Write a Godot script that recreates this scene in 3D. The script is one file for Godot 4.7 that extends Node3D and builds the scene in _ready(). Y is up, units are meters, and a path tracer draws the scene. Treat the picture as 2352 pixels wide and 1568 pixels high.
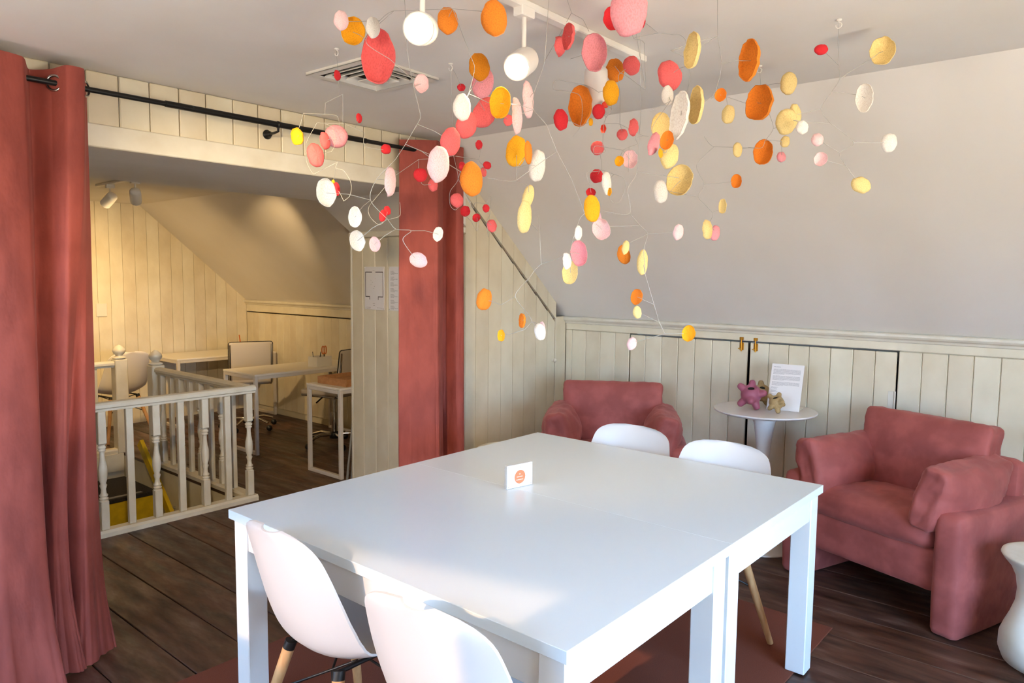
extends Node3D

# A room under the roof: white board walls, velvet curtains, a big white table, paper mobiles.
const XP := -3.18     # partition face towards this room
const XB := -4.35     # partition face towards the stair room
const ZB := -4.35     # low wall under the slope
const CEIL := 2.32
const XFAR := -7.7
const XR := 1.4
const ZF := 1.3

class Geo:
	var v := PackedVector3Array()
	var uv := PackedVector2Array()
	var i := PackedInt32Array()
	func quad(a: Vector3, b: Vector3, c: Vector3, d: Vector3) -> void:   # counter-clockwise seen from outside
		var n := v.size()
		v.append_array([a, b, c, d])
		uv.append_array([Vector2(0, 1), Vector2(1, 1), Vector2(1, 0), Vector2(0, 0)])
		i.append_array([n, n + 1, n + 2, n, n + 2, n + 3])
	func tri(a: Vector3, b: Vector3, c: Vector3) -> void:
		var n := v.size()
		v.append_array([a, b, c])
		uv.append_array([Vector2.ZERO, Vector2.ZERO, Vector2.ZERO])
		i.append_array([n, n + 1, n + 2])
	func box(lo: Vector3, hi: Vector3) -> void:
		hull(lo, hi, 0.0)
	func hull(lo: Vector3, hi: Vector3, c: float) -> void:   # box with chamfered edges
		if c <= 0.0:
			quad(Vector3(lo.x, lo.y, hi.z), Vector3(hi.x, lo.y, hi.z), Vector3(hi.x, hi.y, hi.z), Vector3(lo.x, hi.y, hi.z))
			quad(Vector3(hi.x, lo.y, lo.z), Vector3(lo.x, lo.y, lo.z), Vector3(lo.x, hi.y, lo.z), Vector3(hi.x, hi.y, lo.z))
			quad(Vector3(hi.x, lo.y, hi.z), Vector3(hi.x, lo.y, lo.z), Vector3(hi.x, hi.y, lo.z), Vector3(hi.x, hi.y, hi.z))
			quad(Vector3(lo.x, lo.y, lo.z), Vector3(lo.x, lo.y, hi.z), Vector3(lo.x, hi.y, hi.z), Vector3(lo.x, hi.y, lo.z))
			quad(Vector3(lo.x, hi.y, hi.z), Vector3(hi.x, hi.y, hi.z), Vector3(hi.x, hi.y, lo.z), Vector3(lo.x, hi.y, lo.z))
			quad(Vector3(lo.x, lo.y, lo.z), Vector3(hi.x, lo.y, lo.z), Vector3(hi.x, lo.y, hi.z), Vector3(lo.x, lo.y, hi.z))
			return
		var m := (lo + hi) * 0.5
		var h := (hi - lo) * 0.5
		for ax in 3:
			var b := (ax + 1) % 3
			var d := (ax + 2) % 3
			for s in [-1.0, 1.0]:
				var p: Array[Vector3] = []
				for t in [Vector2(-1, -1), Vector2(1, -1), Vector2(1, 1), Vector2(-1, 1)]:
					var q := Vector3.ZERO
					q[ax] = s * h[ax]
					q[b] = t.x * (h[b] - c)
					q[d] = t.y * (h[d] - c)
					p.append(m + q)
				if s > 0.0:
					quad(p[0], p[1], p[2], p[3])
				else:
					quad(p[3], p[2], p[1], p[0])
			for s in [-1.0, 1.0]:   # edges along axis ax
				for t in [-1.0, 1.0]:
					var e: Array[Vector3] = []
					for w in [-1.0, 1.0]:
						var q1 := Vector3.ZERO
						q1[ax] = w * (h[ax] - c)
						q1[b] = s * h[b]
						q1[d] = t * (h[d] - c)
						var q2 := Vector3.ZERO
						q2[ax] = w * (h[ax] - c)
						q2[b] = s * (h[b] - c)
						q2[d] = t * h[d]
						e.append(m + q1)
						e.append(m + q2)
					if s * t > 0.0:
						quad(e[0], e[2], e[3], e[1])
					else:
						quad(e[1], e[3], e[2], e[0])
		for sx in [-1.0, 1.0]:
			for sy in [-1.0, 1.0]:
				for sz in [-1.0, 1.0]:
					var a := m + Vector3(sx * h.x, sy * (h.y - c), sz * (h.z - c))
					var b2 := m + Vector3(sx * (h.x - c), sy * h.y, sz * (h.z - c))
					var c2 := m + Vector3(sx * (h.x - c), sy * (h.y - c), sz * h.z)
					if sx * sy * sz > 0.0:
						tri(a, b2, c2)
					else:
						tri(a, c2, b2)
	func beam(a: Vector3, b: Vector3, w: float, t: float, up := Vector3.UP) -> void:   # square bar from a to b
		var z := (b - a).normalized()
		var x := up.cross(z)
		if x.length() < 0.01:
			x = Vector3.RIGHT
		x = x.normalized()
		var y := z.cross(x)
		var g := Geo.new()
		g.hull(Vector3(-w * 0.5, -t * 0.5, 0), Vector3(w * 0.5, t * 0.5, a.distance_to(b)), minf(w, t) * 0.08)
		add(g, Transform3D(Basis(x, y, z), a))
	func add(g: Geo, tr := Transform3D.IDENTITY) -> void:
		var n := v.size()
		for p in g.v:
			v.append(tr * p)
		uv.append_array(g.uv)
		for k in g.i:
			i.append(n + k)
	func grid(rows: Array, wrap := false, flip := false) -> void:   # rows of PackedVector3Array
		var n := v.size()
		var r := rows.size()
		var c: int = rows[0].size()
		for a in r:
			v.append_array(rows[a])
			for b in c:
				uv.append(Vector2(float(b) / maxf(1.0, c - 1.0), float(a) / maxf(1.0, r - 1.0)))
		for a in r - 1:
			for b in (c if wrap else c - 1):
				var p := n + a * c + b
				var q := n + a * c + (b + 1) % c
				if flip:
					i.append_array([p, p + c, q + c - 0, p, q + c, q])
				else:
					i.append_array([p, q, q + c, p, q + c, p + c])
	func lathe(prof: Array, seg := 24, at := Vector3.ZERO) -> void:   # prof of Vector2(radius, height), from the bottom up
		var rows := []
		for p in prof:
			var row := PackedVector3Array()
			for k in seg:
				var t := TAU * k / seg
				row.append(at + Vector3(p.x * cos(t), p.y, -p.x * sin(t)))
			rows.append(row)
		grid(rows, true)
	func tube(pts: PackedVector3Array, r: float, seg := 6, r2 := -1.0, caps := true) -> void:
		var rows := []
		var last := Vector3.ZERO
		var n := pts.size()
		for k in n:
			var d := (pts[mini(k + 1, n - 1)] - pts[maxi(k - 1, 0)]).normalized()
			var x := last
			if k == 0:
				x = d.cross(Vector3.UP)
				if x.length() < 0.05:
					x = d.cross(Vector3.RIGHT)
			x = (x - d * x.dot(d)).normalized()
			last = x
			var y := d.cross(x)
			var rr := r if r2 < 0.0 else lerpf(r, r2, float(k) / (n - 1))
			var row := PackedVector3Array()
			for s in seg:
				var t := TAU * s / seg
				row.append(pts[k] + (x * cos(t) + y * sin(t)) * rr)
			rows.append(row)
		grid(rows, true)
		if caps:
			for e in 2:
				var row: PackedVector3Array = rows[0] if e == 0 else rows[n - 1]
				var c := pts[0] if e == 0 else pts[n - 1]
				for s in seg:
					if e == 0:
						tri(c, row[(s + 1) % seg], row[s])
					else:
						tri(c, row[s], row[(s + 1) % seg])
	func prism(poly: PackedVector2Array, o: Vector3, ex: Vector3, ey: Vector3, depth: Vector3) -> void:   # polygon in the plane ex, ey pushed along depth
		var p := poly
		var front := ex.cross(ey).dot(depth) > 0.0
		if Geometry2D.is_polygon_clockwise(p) == front:
			p = p.duplicate()
			p.reverse()
		var n := p.size()
		var idx := Geometry2D.triangulate_polygon(p)
		for k in range(0, idx.size(), 3):
			var t: Array[Vector3] = []
			for j in 3:
				t.append(o + ex * p[idx[k + j]].x + ey * p[idx[k + j]].y)
			var nn := (t[1] - t[0]).cross(t[2] - t[0])
			if nn.dot(depth) > 0.0:
				tri(t[0] + depth, t[1] + depth, t[2] + depth)
				tri(t[0], t[2], t[1])
			else:
				tri(t[0] + depth, t[2] + depth, t[1] + depth)
				tri(t[0], t[1], t[2])
		for k in n:
			var a := o + ex * p[k].x + ey * p[k].y
			var b := o + ex * p[(k + 1) % n].x + ey * p[(k + 1) % n].y
			quad(a, b, b + depth, a + depth)
	func puff(size: Vector3, r: float, bulge: Vector3, n := 14, crease := 0.0, seed := 1) -> void:   # a stuffed box centred on the origin
		var fn := FastNoiseLite.new()
		fn.seed = seed
		fn.frequency = 5.0
		var h := size * 0.5
		for ax in 3:
			var b := (ax + 1) % 3
			var d := (ax + 2) % 3
			for s in [-1.0, 1.0]:
				var rows := []
				for j in n + 1:
					var row := PackedVector3Array()
					for k in n + 1:
						var q := Vector3.ZERO
						var fb := sin((k * 2.0 / n - 1.0) * PI * 0.5) * 0.35 + (k * 2.0 / n - 1.0) * 0.65
						var fd := sin((j * 2.0 / n - 1.0) * PI * 0.5) * 0.35 + (j * 2.0 / n - 1.0) * 0.65
						q[ax] = s * h[ax]
						q[b] = fb * h[b]
						q[d] = fd * h[d]
						var inner := Vector3(clampf(q.x, -h.x + r, h.x - r), clampf(q.y, -h.y + r, h.y - r), clampf(q.z, -h.z + r, h.z - r))
						var off := q - inner
						if off.length() > 1e-6:
							q = inner + off.normalized() * r
						var u := Vector3(q.x / h.x, q.y / h.y, q.z / h.z)
						var k3 := Vector3((1.0 - u.y * u.y) * (1.0 - u.z * u.z), (1.0 - u.x * u.x) * (1.0 - u.z * u.z), (1.0 - u.x * u.x) * (1.0 - u.y * u.y))
						q += Vector3(u.x * k3.x * bulge.x, u.y * k3.y * bulge.y, u.z * k3.z * bulge.z)
						if crease > 0.0:
							q += off.normalized() * fn.get_noise_3d(q.x * 2.0 + 5.0, q.y * 2.0, q.z * 2.0) * crease
						row.append(q)
					rows.append(row)
				grid(rows, false, s < 0.0)
		weld()
	func weld() -> void:
		var at := {}
		var nv := PackedVector3Array()
		var nu := PackedVector2Array()
		var to := PackedInt32Array()
		for k in v.size():
			var key := Vector3i((v[k] * 20000.0).round())
			if not at.has(key):
				at[key] = nv.size()
				nv.append(v[k])
				nu.append(uv[k])
			to.append(at[key])
		var ni := PackedInt32Array()
		for k in range(0, i.size(), 3):
			var a := to[i[k]]
			var b := to[i[k + 1]]
			var c := to[i[k + 2]]
			if a != b and b != c and a != c:
				ni.append_array([a, b, c])
		v = nv
		uv = nu
		i = ni
	func mesh() -> ArrayMesh:
		var nn := PackedVector3Array()
		nn.resize(v.size())
		for k in range(0, i.size(), 3):
			var f := (v[i[k + 1]] - v[i[k]]).cross(v[i[k + 2]] - v[i[k]])
			for j in 3:
				nn[i[k + j]] += f
		for k in nn.size():
			nn[k] = nn[k].normalized() if nn[k].length() > 1e-12 else Vector3.UP
		var ri := i.duplicate()
		for k in range(0, ri.size(), 3):
			var t := ri[k + 1]
			ri[k + 1] = ri[k + 2]
			ri[k + 2] = t
		var arr := []
		arr.resize(Mesh.ARRAY_MAX)
		arr[Mesh.ARRAY_VERTEX] = v
		arr[Mesh.ARRAY_NORMAL] = nn
		arr[Mesh.ARRAY_TEX_UV] = uv
		arr[Mesh.ARRAY_INDEX] = ri
		var m := ArrayMesh.new()
		m.add_surface_from_arrays(Mesh.PRIMITIVE_TRIANGLES, arr)
		return m

var M := {}
var taken := {}
var box_cache := {}

func rgb(r: int, g: int, b: int) -> Color:
	return Color(r / 255.0, g / 255.0, b / 255.0)

func numbered(called: String) -> String:
	var n: int = taken.get(called, -1) + 1
	taken[called] = n
	return called if n == 0 else "%s_%03d" % [called, n]

func thing(called: String, label: String, category: String, at := Vector3.ZERO, turn := 0.0, group := "") -> Node3D:
	var o := Node3D.new()
	o.name = numbered(called)
	add_child(o)
	o.position = at
	o.rotation.y = deg_to_rad(turn)
	o.set_meta("label", label)
	o.set_meta("category", category)
	if group:
		o.set_meta("group", group)
	return o

func part(parent: Node3D, called: String, mesh: Mesh, mat: Material, tr := Transform3D.IDENTITY, label := "") -> MeshInstance3D:
	var o := MeshInstance3D.new()
	o.name = called
	o.mesh = mesh
	o.material_override = mat
	o.transform = tr
	parent.add_child(o, true)
	if label:
		o.set_meta("label", label)
	return o

func setting(called: String) -> Node3D:
	var o := Node3D.new()
	o.name = called
	add_child(o)
	o.set_meta("kind", "structure")
	return o

func cbox(size: Vector3, c := 0.003) -> ArrayMesh:   # centred chamfered box, shared between alike pieces
	var key := "%.4f %.4f %.4f %.4f" % [size.x, size.y, size.z, c]
	if not box_cache.has(key):
		var g := Geo.new()
		g.hull(-size * 0.5, size * 0.5, c)
		box_cache[key] = g.mesh()
	return box_cache[key]

func bx(parent: Node3D, called: String, lo: Vector3, hi: Vector3, mat: Material, c := 0.003, label := "") -> MeshInstance3D:
	return part(parent, called, cbox(hi - lo, c), mat, Transform3D(Basis.IDENTITY, (lo + hi) * 0.5), label)

func copy(o: Node3D, label: String, at: Vector3, turn: float, called := "") -> Node3D:
	var c: Node3D = o.duplicate()
	c.name = numbered(called if called else String(o.name))
	add_child(c)
	c.position = at
	c.rotation.y = deg_to_rad(turn)
	c.set_meta("label", label)
	return c

func noise_tex(freq: float, lo: Color, hi: Color, seed := 1, size := 256, octaves := 4, stops := []) -> NoiseTexture2D:
	var n := FastNoiseLite.new()
	n.noise_type = FastNoiseLite.TYPE_SIMPLEX_SMOOTH
	n.seed = seed
	n.frequency = freq
	n.fractal_octaves = octaves
	var g := Gradient.new()
	g.set_color(0, lo)
	g.set_color(1, hi)
	if stops:
		g.offsets = PackedFloat32Array([stops[0], stops[1]])
	var t := NoiseTexture2D.new()
	t.noise = n
	t.seamless = true
	t.width = size
	t.height = size
	t.color_ramp = g
	return t

func bump_tex(freq: float, seed: int, strength: float, octaves := 4, size := 256) -> NoiseTexture2D:
	var n := FastNoiseLite.new()
	n.noise_type = FastNoiseLite.TYPE_SIMPLEX_SMOOTH
	n.seed = seed
	n.frequency = freq
	n.fractal_octaves = octaves
	var t := NoiseTexture2D.new()
	t.noise = n
	t.seamless = true
	t.width = size
	t.height = size
	t.as_normal_map = true
	t.bump_strength = strength
	return t

func mat(col: Color, rough := 0.6, metal := 0.0) -> StandardMaterial3D:
	var m := StandardMaterial3D.new()
	m.albedo_color = col
	m.roughness = rough
	m.metallic = metal
	return m

func tri_mat(col: Color, tex: Texture2D, scale: Vector3, rough := 0.6, world := true) -> StandardMaterial3D:
	var m := mat(col, rough)
	m.albedo_texture = tex
	m.uv1_triplanar = true
	m.uv1_world_triplanar = world
	m.uv1_scale = scale
	return m
const MOBILES := {
	"ML": {"top": [-2.19,2.313,-1.602],
		"shells": [
		["R",-2.147,2.214,-1.575,0.031,0.036,104,10,0],
		["R",-2.172,2.091,-1.686,0.028,0.035,102,10,3],
		["A",-2.281,2.009,-1.5,0.048,0.062,-153,-10,0],
		["P",-2.274,2.035,-1.657,0.086,0.084,54,0,3],
		["C",-2.247,2.005,-1.592,0.043,0.063,95,15,0],
		["C",-2.214,1.943,-1.528,0.06,0.084,75,15,3],
		["R",-2.117,1.986,-1.763,0.038,0.037,60,0,0],
		["R",-2.191,1.83,-1.598,0.026,0.05,84,5,3],
		["A",-2.148,1.848,-1.552,0.014,0.014,94,0,0],
		],
		"wires": [
		[-2.147,2.214,-1.575,-2.181,2.235,-1.6,-2.216,2.248,-1.625],
		[-2.172,2.091,-1.686,-2.164,2.072,-1.669,-2.157,2.047,-1.653],
		[-2.281,2.009,-1.5,-2.296,2.028,-1.511,-2.311,2.042,-1.521],
		[-2.247,2.005,-1.592,-2.227,2.01,-1.598,-2.208,2.01,-1.605],
		[-2.214,1.943,-1.528,-2.221,1.954,-1.555,-2.228,1.96,-1.582],
		[-2.191,1.83,-1.598,-2.18,1.811,-1.605,-2.17,1.787,-1.611],
		[-2.148,1.848,-1.552,-2.173,1.881,-1.576,-2.199,1.905,-1.6],
		[-2.19,2.313,-1.602,-2.216,2.248,-1.625,-2.209,2.186,-1.624,-2.208,2.16,-1.622],
		[-2.243,2.136,-1.589,-2.214,2.158,-1.617,-2.198,2.168,-1.632],
		[-2.243,2.136,-1.589,-2.242,2.097,-1.586],
		[-2.3,2.099,-1.536,-2.242,2.097,-1.586,-2.208,2.09,-1.614,-2.199,2.054,-1.618],
		[-2.198,2.168,-1.632,-2.19,2.063,-1.626],
		[-2.261,2.066,-1.566,-2.19,2.063,-1.626,-2.157,2.047,-1.653,-2.129,2.032,-1.674],
		[-2.3,2.099,-1.536,-2.306,2.06,-1.527,-2.311,2.042,-1.521],
		[-2.261,2.066,-1.566,-2.276,2.025,-1.548,-2.286,1.988,-1.536,-2.281,1.929,-1.533,-2.261,1.885,-1.545,-2.251,1.888,-1.554],
		[-2.241,2.063,-1.583,-2.22,2.051,-1.599,-2.208,2.01,-1.605,-2.212,1.968,-1.596,-2.228,1.96,-1.582],
		[-2.129,2.032,-1.674,-2.125,1.985,-1.672,-2.075,1.972,-1.714],
		[-2.195,1.927,-1.606,-2.199,1.905,-1.6,-2.177,1.896,-1.618,-2.155,1.852,-1.632,-2.154,1.809,-1.627,-2.17,1.787,-1.611],
		[-2.251,1.888,-1.554,-2.195,1.927,-1.606],
		]},
	"MB": {"top": [-2.005,2.313,-1.983],
		"shells": [
		["R",-2.095,1.908,-1.913,0.053,0.053,53,0,1],
		["C",-2.139,1.883,-2.02,0.039,0.05,57,10,4],
		["C",-2.017,1.818,-2.032,0.051,0.056,55,20,1],
		["R",-2.069,1.785,-2.132,0.041,0.044,-146,15,4],
		["R",-1.988,1.754,-2.113,0.035,0.033,-167,-20,1],
		["R",-1.918,1.786,-2.092,0.028,0.032,63,10,4],
		["C",-1.973,1.727,-2.186,0.041,0.052,52,10,1],
		["R",-1.988,2.039,-2.125,0.029,0.038,63,0,4],
		["R",-1.914,1.949,-2.093,0.033,0.03,62,-15,1],
		["C",-2,1.939,-2.167,0.027,0.038,83,15,4],
		["R",-2.02,1.951,-2.066,0.04,0.037,104,15,1],
		["R",-2.194,1.751,-1.811,0.03,0.047,80,-10,4],
		["R",-2.27,1.781,-1.897,0.029,0.038,80,15,1],
		["R",-2.033,2.255,-2.07,0.033,0.029,54,0,4],
		["C",-2.14,2.007,-2.097,0.025,0.046,76,-10,1],
		],
		"wires": [
		[-2.139,1.883,-2.02,-2.14,1.883,-1.998,-2.142,1.879,-1.976],
		[-1.988,1.754,-2.113,-1.98,1.746,-2.109,-1.971,1.736,-2.104],
		[-1.918,1.786,-2.092,-1.935,1.799,-2.11,-1.952,1.808,-2.129],
		[-1.973,1.727,-2.186,-1.96,1.735,-2.156,-1.946,1.736,-2.125],
		[-1.988,2.039,-2.125,-1.985,2.029,-2.126,-1.982,2.017,-2.127],
		[-2,1.939,-2.167,-1.983,1.951,-2.151,-1.966,1.957,-2.134],
		[-2.02,1.951,-2.066,-2.032,1.931,-2.064,-2.043,1.905,-2.063],
		[-2.194,1.751,-1.811,-2.221,1.75,-1.84,-2.249,1.741,-1.868],
		[-2.27,1.781,-1.897,-2.259,1.764,-1.883,-2.249,1.741,-1.868],
		[-2.033,2.255,-2.07,-2.019,2.289,-2.027,-2.005,2.313,-1.983],
		[-2.14,2.007,-2.097,-2.101,2.005,-2.077,-2.062,1.994,-2.057],
		[-2.005,2.313,-1.983,-2.071,2.093,-2.061,-2.062,1.994,-2.057],
		[-2.165,1.979,-1.967,-2.116,1.983,-2.01,-2.062,1.994,-2.057,-1.985,1.981,-2.12],
		[-2.165,1.979,-1.967,-2.163,1.929,-1.963,-2.151,1.887,-1.968,-2.142,1.879,-1.976],
		[-1.985,1.981,-2.12,-1.979,1.966,-2.124,-1.966,1.957,-2.134],
		[-1.985,1.981,-2.12,-1.982,2.017,-2.127],
		[-2.062,1.994,-2.057,-2.043,1.905,-2.063,-2.063,1.854,-2.039,-2.06,1.803,-2.036,-2.043,1.783,-2.048,-2.029,1.803,-2.063],
		[-2.043,1.905,-2.063,-1.993,1.795,-2.092,-1.985,1.811,-2.101,-1.952,1.808,-2.129],
		[-1.952,1.808,-2.129,-1.941,1.838,-2.142,-1.938,1.77,-2.136,-1.946,1.736,-2.125,-1.937,1.677,-2.126],
		[-2.012,1.761,-2.073,-1.993,1.739,-2.086,-1.974,1.702,-2.098,-1.971,1.736,-2.104],
		[-2.165,1.979,-1.967,-2.235,1.911,-1.9,-2.299,1.8,-1.832,-2.298,1.757,-1.828,-2.268,1.722,-1.85,-2.249,1.741,-1.868],
		[-2.249,1.741,-1.868,-2.208,1.758,-1.905,-2.211,1.81,-1.908],
		]},
	"M1": {"top": [-1.541,2.295,-1.348],
		"shells": [
		["L",-1.595,2.177,-1.183,0.038,0.05,63,0,2],
		["A",-1.665,2.184,-1.273,0.065,0.076,-132,5,5],
		["W",-1.57,2.176,-1.267,0.039,0.055,71,0,2],
		["C",-1.645,2.128,-1.346,0.096,0.153,-144,0,5],
		["L",-1.502,2.04,-1.373,0.041,0.05,-117,10,2],
		["W",-1.366,1.964,-1.396,0.048,0.071,59,0,5],
		["C",-1.434,1.943,-1.483,0.059,0.077,59,-10,2],
		["C",-1.418,1.883,-1.406,0.055,0.077,60,-8,5],
		["L",-1.393,1.813,-1.334,0.058,0.094,46,-3,2],
		["L",-1.572,1.779,-1.326,0.054,0.083,122,-8,5],
		["W",-1.651,1.74,-1.17,0.052,0.075,-130,-5,2],
		["W",-1.536,1.671,-1.175,0.035,0.055,-132,0,5],
		["W",-1.619,1.616,-1.246,0.042,0.057,-133,-10,2],
		["L",-1.532,1.604,-1.234,0.03,0.041,-119,-8,5],
		["W",-1.487,1.639,-1.424,0.029,0.041,-149,15,2],
		["L",-1.477,1.565,-1.34,0.05,0.04,-137,25,5],
		["C",-1.528,2.02,-1.66,0.07,0.098,53,-25,2],
		["P",-1.617,2.138,-1.745,0.069,0.1,43,-12,5],
		["G",-1.584,2.172,-1.693,0.066,0.084,53,12,2],
		["O",-1.306,2.193,-1.452,0.069,0.093,47,5,5],
		["O",-1.482,2.225,-1.454,0.058,0.072,46,8,2],
		["O",-1.358,1.781,-1.424,0.061,0.093,49,3,5],
		["C",-1.452,1.989,-1.679,0.028,0.034,51,-10,2],
		],
		"wires": [
		[-1.665,2.184,-1.273,-1.637,2.171,-1.273,-1.61,2.152,-1.273],
		[-1.57,2.176,-1.267,-1.578,2.192,-1.284,-1.585,2.204,-1.3],
		[-1.502,2.04,-1.373,-1.503,2.035,-1.361,-1.504,2.027,-1.349],
		[-1.366,1.964,-1.396,-1.378,1.991,-1.42,-1.391,2.011,-1.443],
		[-1.434,1.943,-1.483,-1.413,1.981,-1.463,-1.391,2.011,-1.443],
		[-1.418,1.883,-1.406,-1.454,1.91,-1.377,-1.491,1.928,-1.349],
		[-1.393,1.813,-1.334,-1.452,1.85,-1.33,-1.511,1.874,-1.325],
		[-1.572,1.779,-1.326,-1.568,1.782,-1.297,-1.564,1.78,-1.269],
		[-1.651,1.74,-1.17,-1.612,1.738,-1.213,-1.573,1.724,-1.255],
		[-1.536,1.671,-1.175,-1.555,1.703,-1.215,-1.573,1.724,-1.255],
		[-1.619,1.616,-1.246,-1.577,1.65,-1.264,-1.535,1.673,-1.282],
		[-1.532,1.604,-1.234,-1.524,1.629,-1.264,-1.516,1.647,-1.294],
		[-1.487,1.639,-1.424,-1.486,1.646,-1.372,-1.485,1.643,-1.321],
		[-1.528,2.02,-1.66,-1.46,2.028,-1.552,-1.391,2.011,-1.443],
		[-1.617,2.138,-1.745,-1.504,2.094,-1.594,-1.391,2.011,-1.443],
		[-1.482,2.225,-1.454,-1.46,2.234,-1.442,-1.438,2.238,-1.43],
		[-1.358,1.781,-1.424,-1.435,1.837,-1.374,-1.511,1.874,-1.325],
		[-1.452,1.989,-1.679,-1.421,2.012,-1.561,-1.391,2.011,-1.443],
		[-1.541,2.295,-1.348,-1.524,2.13,-1.343,-1.516,2.08,-1.345,-1.504,2.027,-1.349,-1.486,1.955,-1.356,-1.491,1.928,-1.349,-1.511,1.874,-1.325,-1.529,1.833,-1.305,-1.564,1.78,-1.269,-1.573,1.724,-1.255,-1.535,1.673,-1.282,-1.516,1.647,-1.294,-1.485,1.643,-1.321,-1.5,1.618,-1.305,-1.472,1.57,-1.323],
		[-1.339,2.228,-1.513,-1.438,2.238,-1.43,-1.558,2.231,-1.327,-1.585,2.204,-1.3],
		[-1.558,2.231,-1.327,-1.61,2.152,-1.273,-1.558,2.102,-1.311,-1.508,2.048,-1.348],
		[-1.663,2.2,-1.233,-1.585,2.204,-1.3],
		[-1.438,2.238,-1.43,-1.384,2.087,-1.458,-1.391,2.011,-1.443],
		]},
	"M2": {"top": [-1.269,2.315,-1.635],
		"shells": [
		["A",-1.337,1.99,-1.513,0.059,0.084,-149,5,3],
		["A",-1.37,1.882,-1.62,0.06,0.09,50,-8,0],
		["O",-1.301,1.867,-1.593,0.032,0.065,99,5,3],
		["W",-1.352,1.848,-1.695,0.05,0.095,49,-6,0],
		["Y",-1.325,1.749,-1.622,0.033,0.072,59,-15,3],
		["Y",-1.288,1.687,-1.562,0.041,0.091,54,-3,0],
		["L",-1.373,2.037,-1.678,0.054,0.107,107,8,3],
		["L",-1.352,1.974,-1.604,0.05,0.102,108,8,0],
		["A",-1.139,1.711,-1.671,0.045,0.075,44,6,3],
		["L",-1.193,1.695,-1.77,0.031,0.053,-136,-12,0],
		["L",-1.143,1.657,-1.725,0.051,0.061,-156,-20,3],
		["W",-1.153,1.642,-1.63,0.027,0.041,85,-8,0],
		["P",-1.214,1.591,-1.72,0.049,0.075,-155,-8,3],
		["W",-1.2,1.567,-1.645,0.036,0.048,96,15,0],
		["Y",-1.258,1.536,-1.739,0.048,0.069,-159,6,3],
		["O",-1.401,1.457,-1.523,0.046,0.063,58,-10,0],
		["O",-1.274,1.402,-1.541,0.03,0.041,158,6,3],
		["L",-1.299,1.376,-1.664,0.024,0.036,158,-15,0],
		["W",-1.265,1.368,-1.608,0.033,0.049,48,12,3],
		["A",-1.306,1.362,-1.488,0.021,0.033,-141,0,0],
		],
		"wires": [
		[-1.337,1.99,-1.513,-1.328,1.997,-1.574,-1.319,1.993,-1.634],
		[-1.37,1.882,-1.62,-1.358,1.859,-1.607,-1.345,1.829,-1.593],
		[-1.301,1.867,-1.593,-1.323,1.851,-1.593,-1.345,1.829,-1.593],
		[-1.352,1.848,-1.695,-1.349,1.844,-1.644,-1.345,1.829,-1.593],
		[-1.325,1.749,-1.622,-1.32,1.765,-1.617,-1.316,1.778,-1.612],
		[-1.373,2.037,-1.678,-1.347,2.043,-1.658,-1.321,2.043,-1.638],
		[-1.352,1.974,-1.604,-1.335,1.986,-1.619,-1.319,1.993,-1.634],
		[-1.139,1.711,-1.671,-1.165,1.71,-1.69,-1.191,1.703,-1.71],
		[-1.193,1.695,-1.77,-1.192,1.702,-1.74,-1.191,1.703,-1.71],
		[-1.143,1.657,-1.725,-1.167,1.683,-1.717,-1.191,1.703,-1.71],
		[-1.153,1.642,-1.63,-1.182,1.639,-1.657,-1.211,1.629,-1.684],
		[-1.214,1.591,-1.72,-1.215,1.592,-1.698,-1.216,1.589,-1.675],
		[-1.2,1.567,-1.645,-1.208,1.58,-1.66,-1.216,1.589,-1.675],
		[-1.258,1.536,-1.739,-1.237,1.567,-1.707,-1.216,1.589,-1.675],
		[-1.401,1.457,-1.523,-1.378,1.452,-1.532,-1.354,1.443,-1.541],
		[-1.274,1.402,-1.541,-1.284,1.412,-1.565,-1.293,1.417,-1.59],
		[-1.299,1.376,-1.664,-1.293,1.39,-1.629,-1.286,1.397,-1.593],
		[-1.265,1.368,-1.608,-1.276,1.385,-1.601,-1.286,1.397,-1.593],
		[-1.306,1.362,-1.488,-1.319,1.364,-1.519,-1.331,1.36,-1.551],
		[-1.269,2.315,-1.635,-1.305,2.13,-1.663,-1.321,2.043,-1.638,-1.319,1.993,-1.634,-1.288,1.948,-1.655,-1.262,1.877,-1.669,-1.226,1.8,-1.691,-1.191,1.703,-1.71],
		[-1.191,1.703,-1.71,-1.202,1.682,-1.698,-1.211,1.629,-1.684,-1.216,1.589,-1.675],
		[-1.29,1.693,-1.625,-1.285,1.652,-1.624,-1.275,1.558,-1.621],
		[-1.216,1.589,-1.675,-1.275,1.558,-1.621,-1.3,1.517,-1.596,-1.325,1.468,-1.569,-1.293,1.417,-1.59,-1.286,1.397,-1.593,-1.298,1.375,-1.581],
		[-1.345,1.793,-1.589,-1.345,1.829,-1.593],
		[-1.345,1.793,-1.589,-1.316,1.778,-1.612],
		[-1.406,1.8,-1.538,-1.345,1.793,-1.589,-1.262,1.877,-1.669],
		[-1.318,1.691,-1.6,-1.287,1.652,-1.622],
		[-1.325,1.468,-1.569,-1.354,1.443,-1.541],
		[-1.298,1.375,-1.581,-1.331,1.36,-1.551],
		]},
	"M3": {"top": [-1.097,2.313,-1.768],
		"shells": [
		["P",-1.016,2.204,-1.64,0.094,0.135,37,0,4],
		["R",-1.153,2.245,-1.781,0.057,0.068,-162,-8,1],
		["R",-1.133,2.257,-1.873,0.054,0.046,51,15,4],
		["C",-1.323,2.236,-1.804,0.052,0.078,161,10,1],
		["C",-1.425,2.251,-1.898,0.06,0.063,107,-28,4],
		["P",-1.329,2.222,-1.945,0.078,0.119,-148,-5,1],
		["O",-1.36,2.215,-2.118,0.063,0.079,43,10,4],
		["C",-1.285,2.213,-2.098,0.055,0.062,41,15,1],
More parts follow.
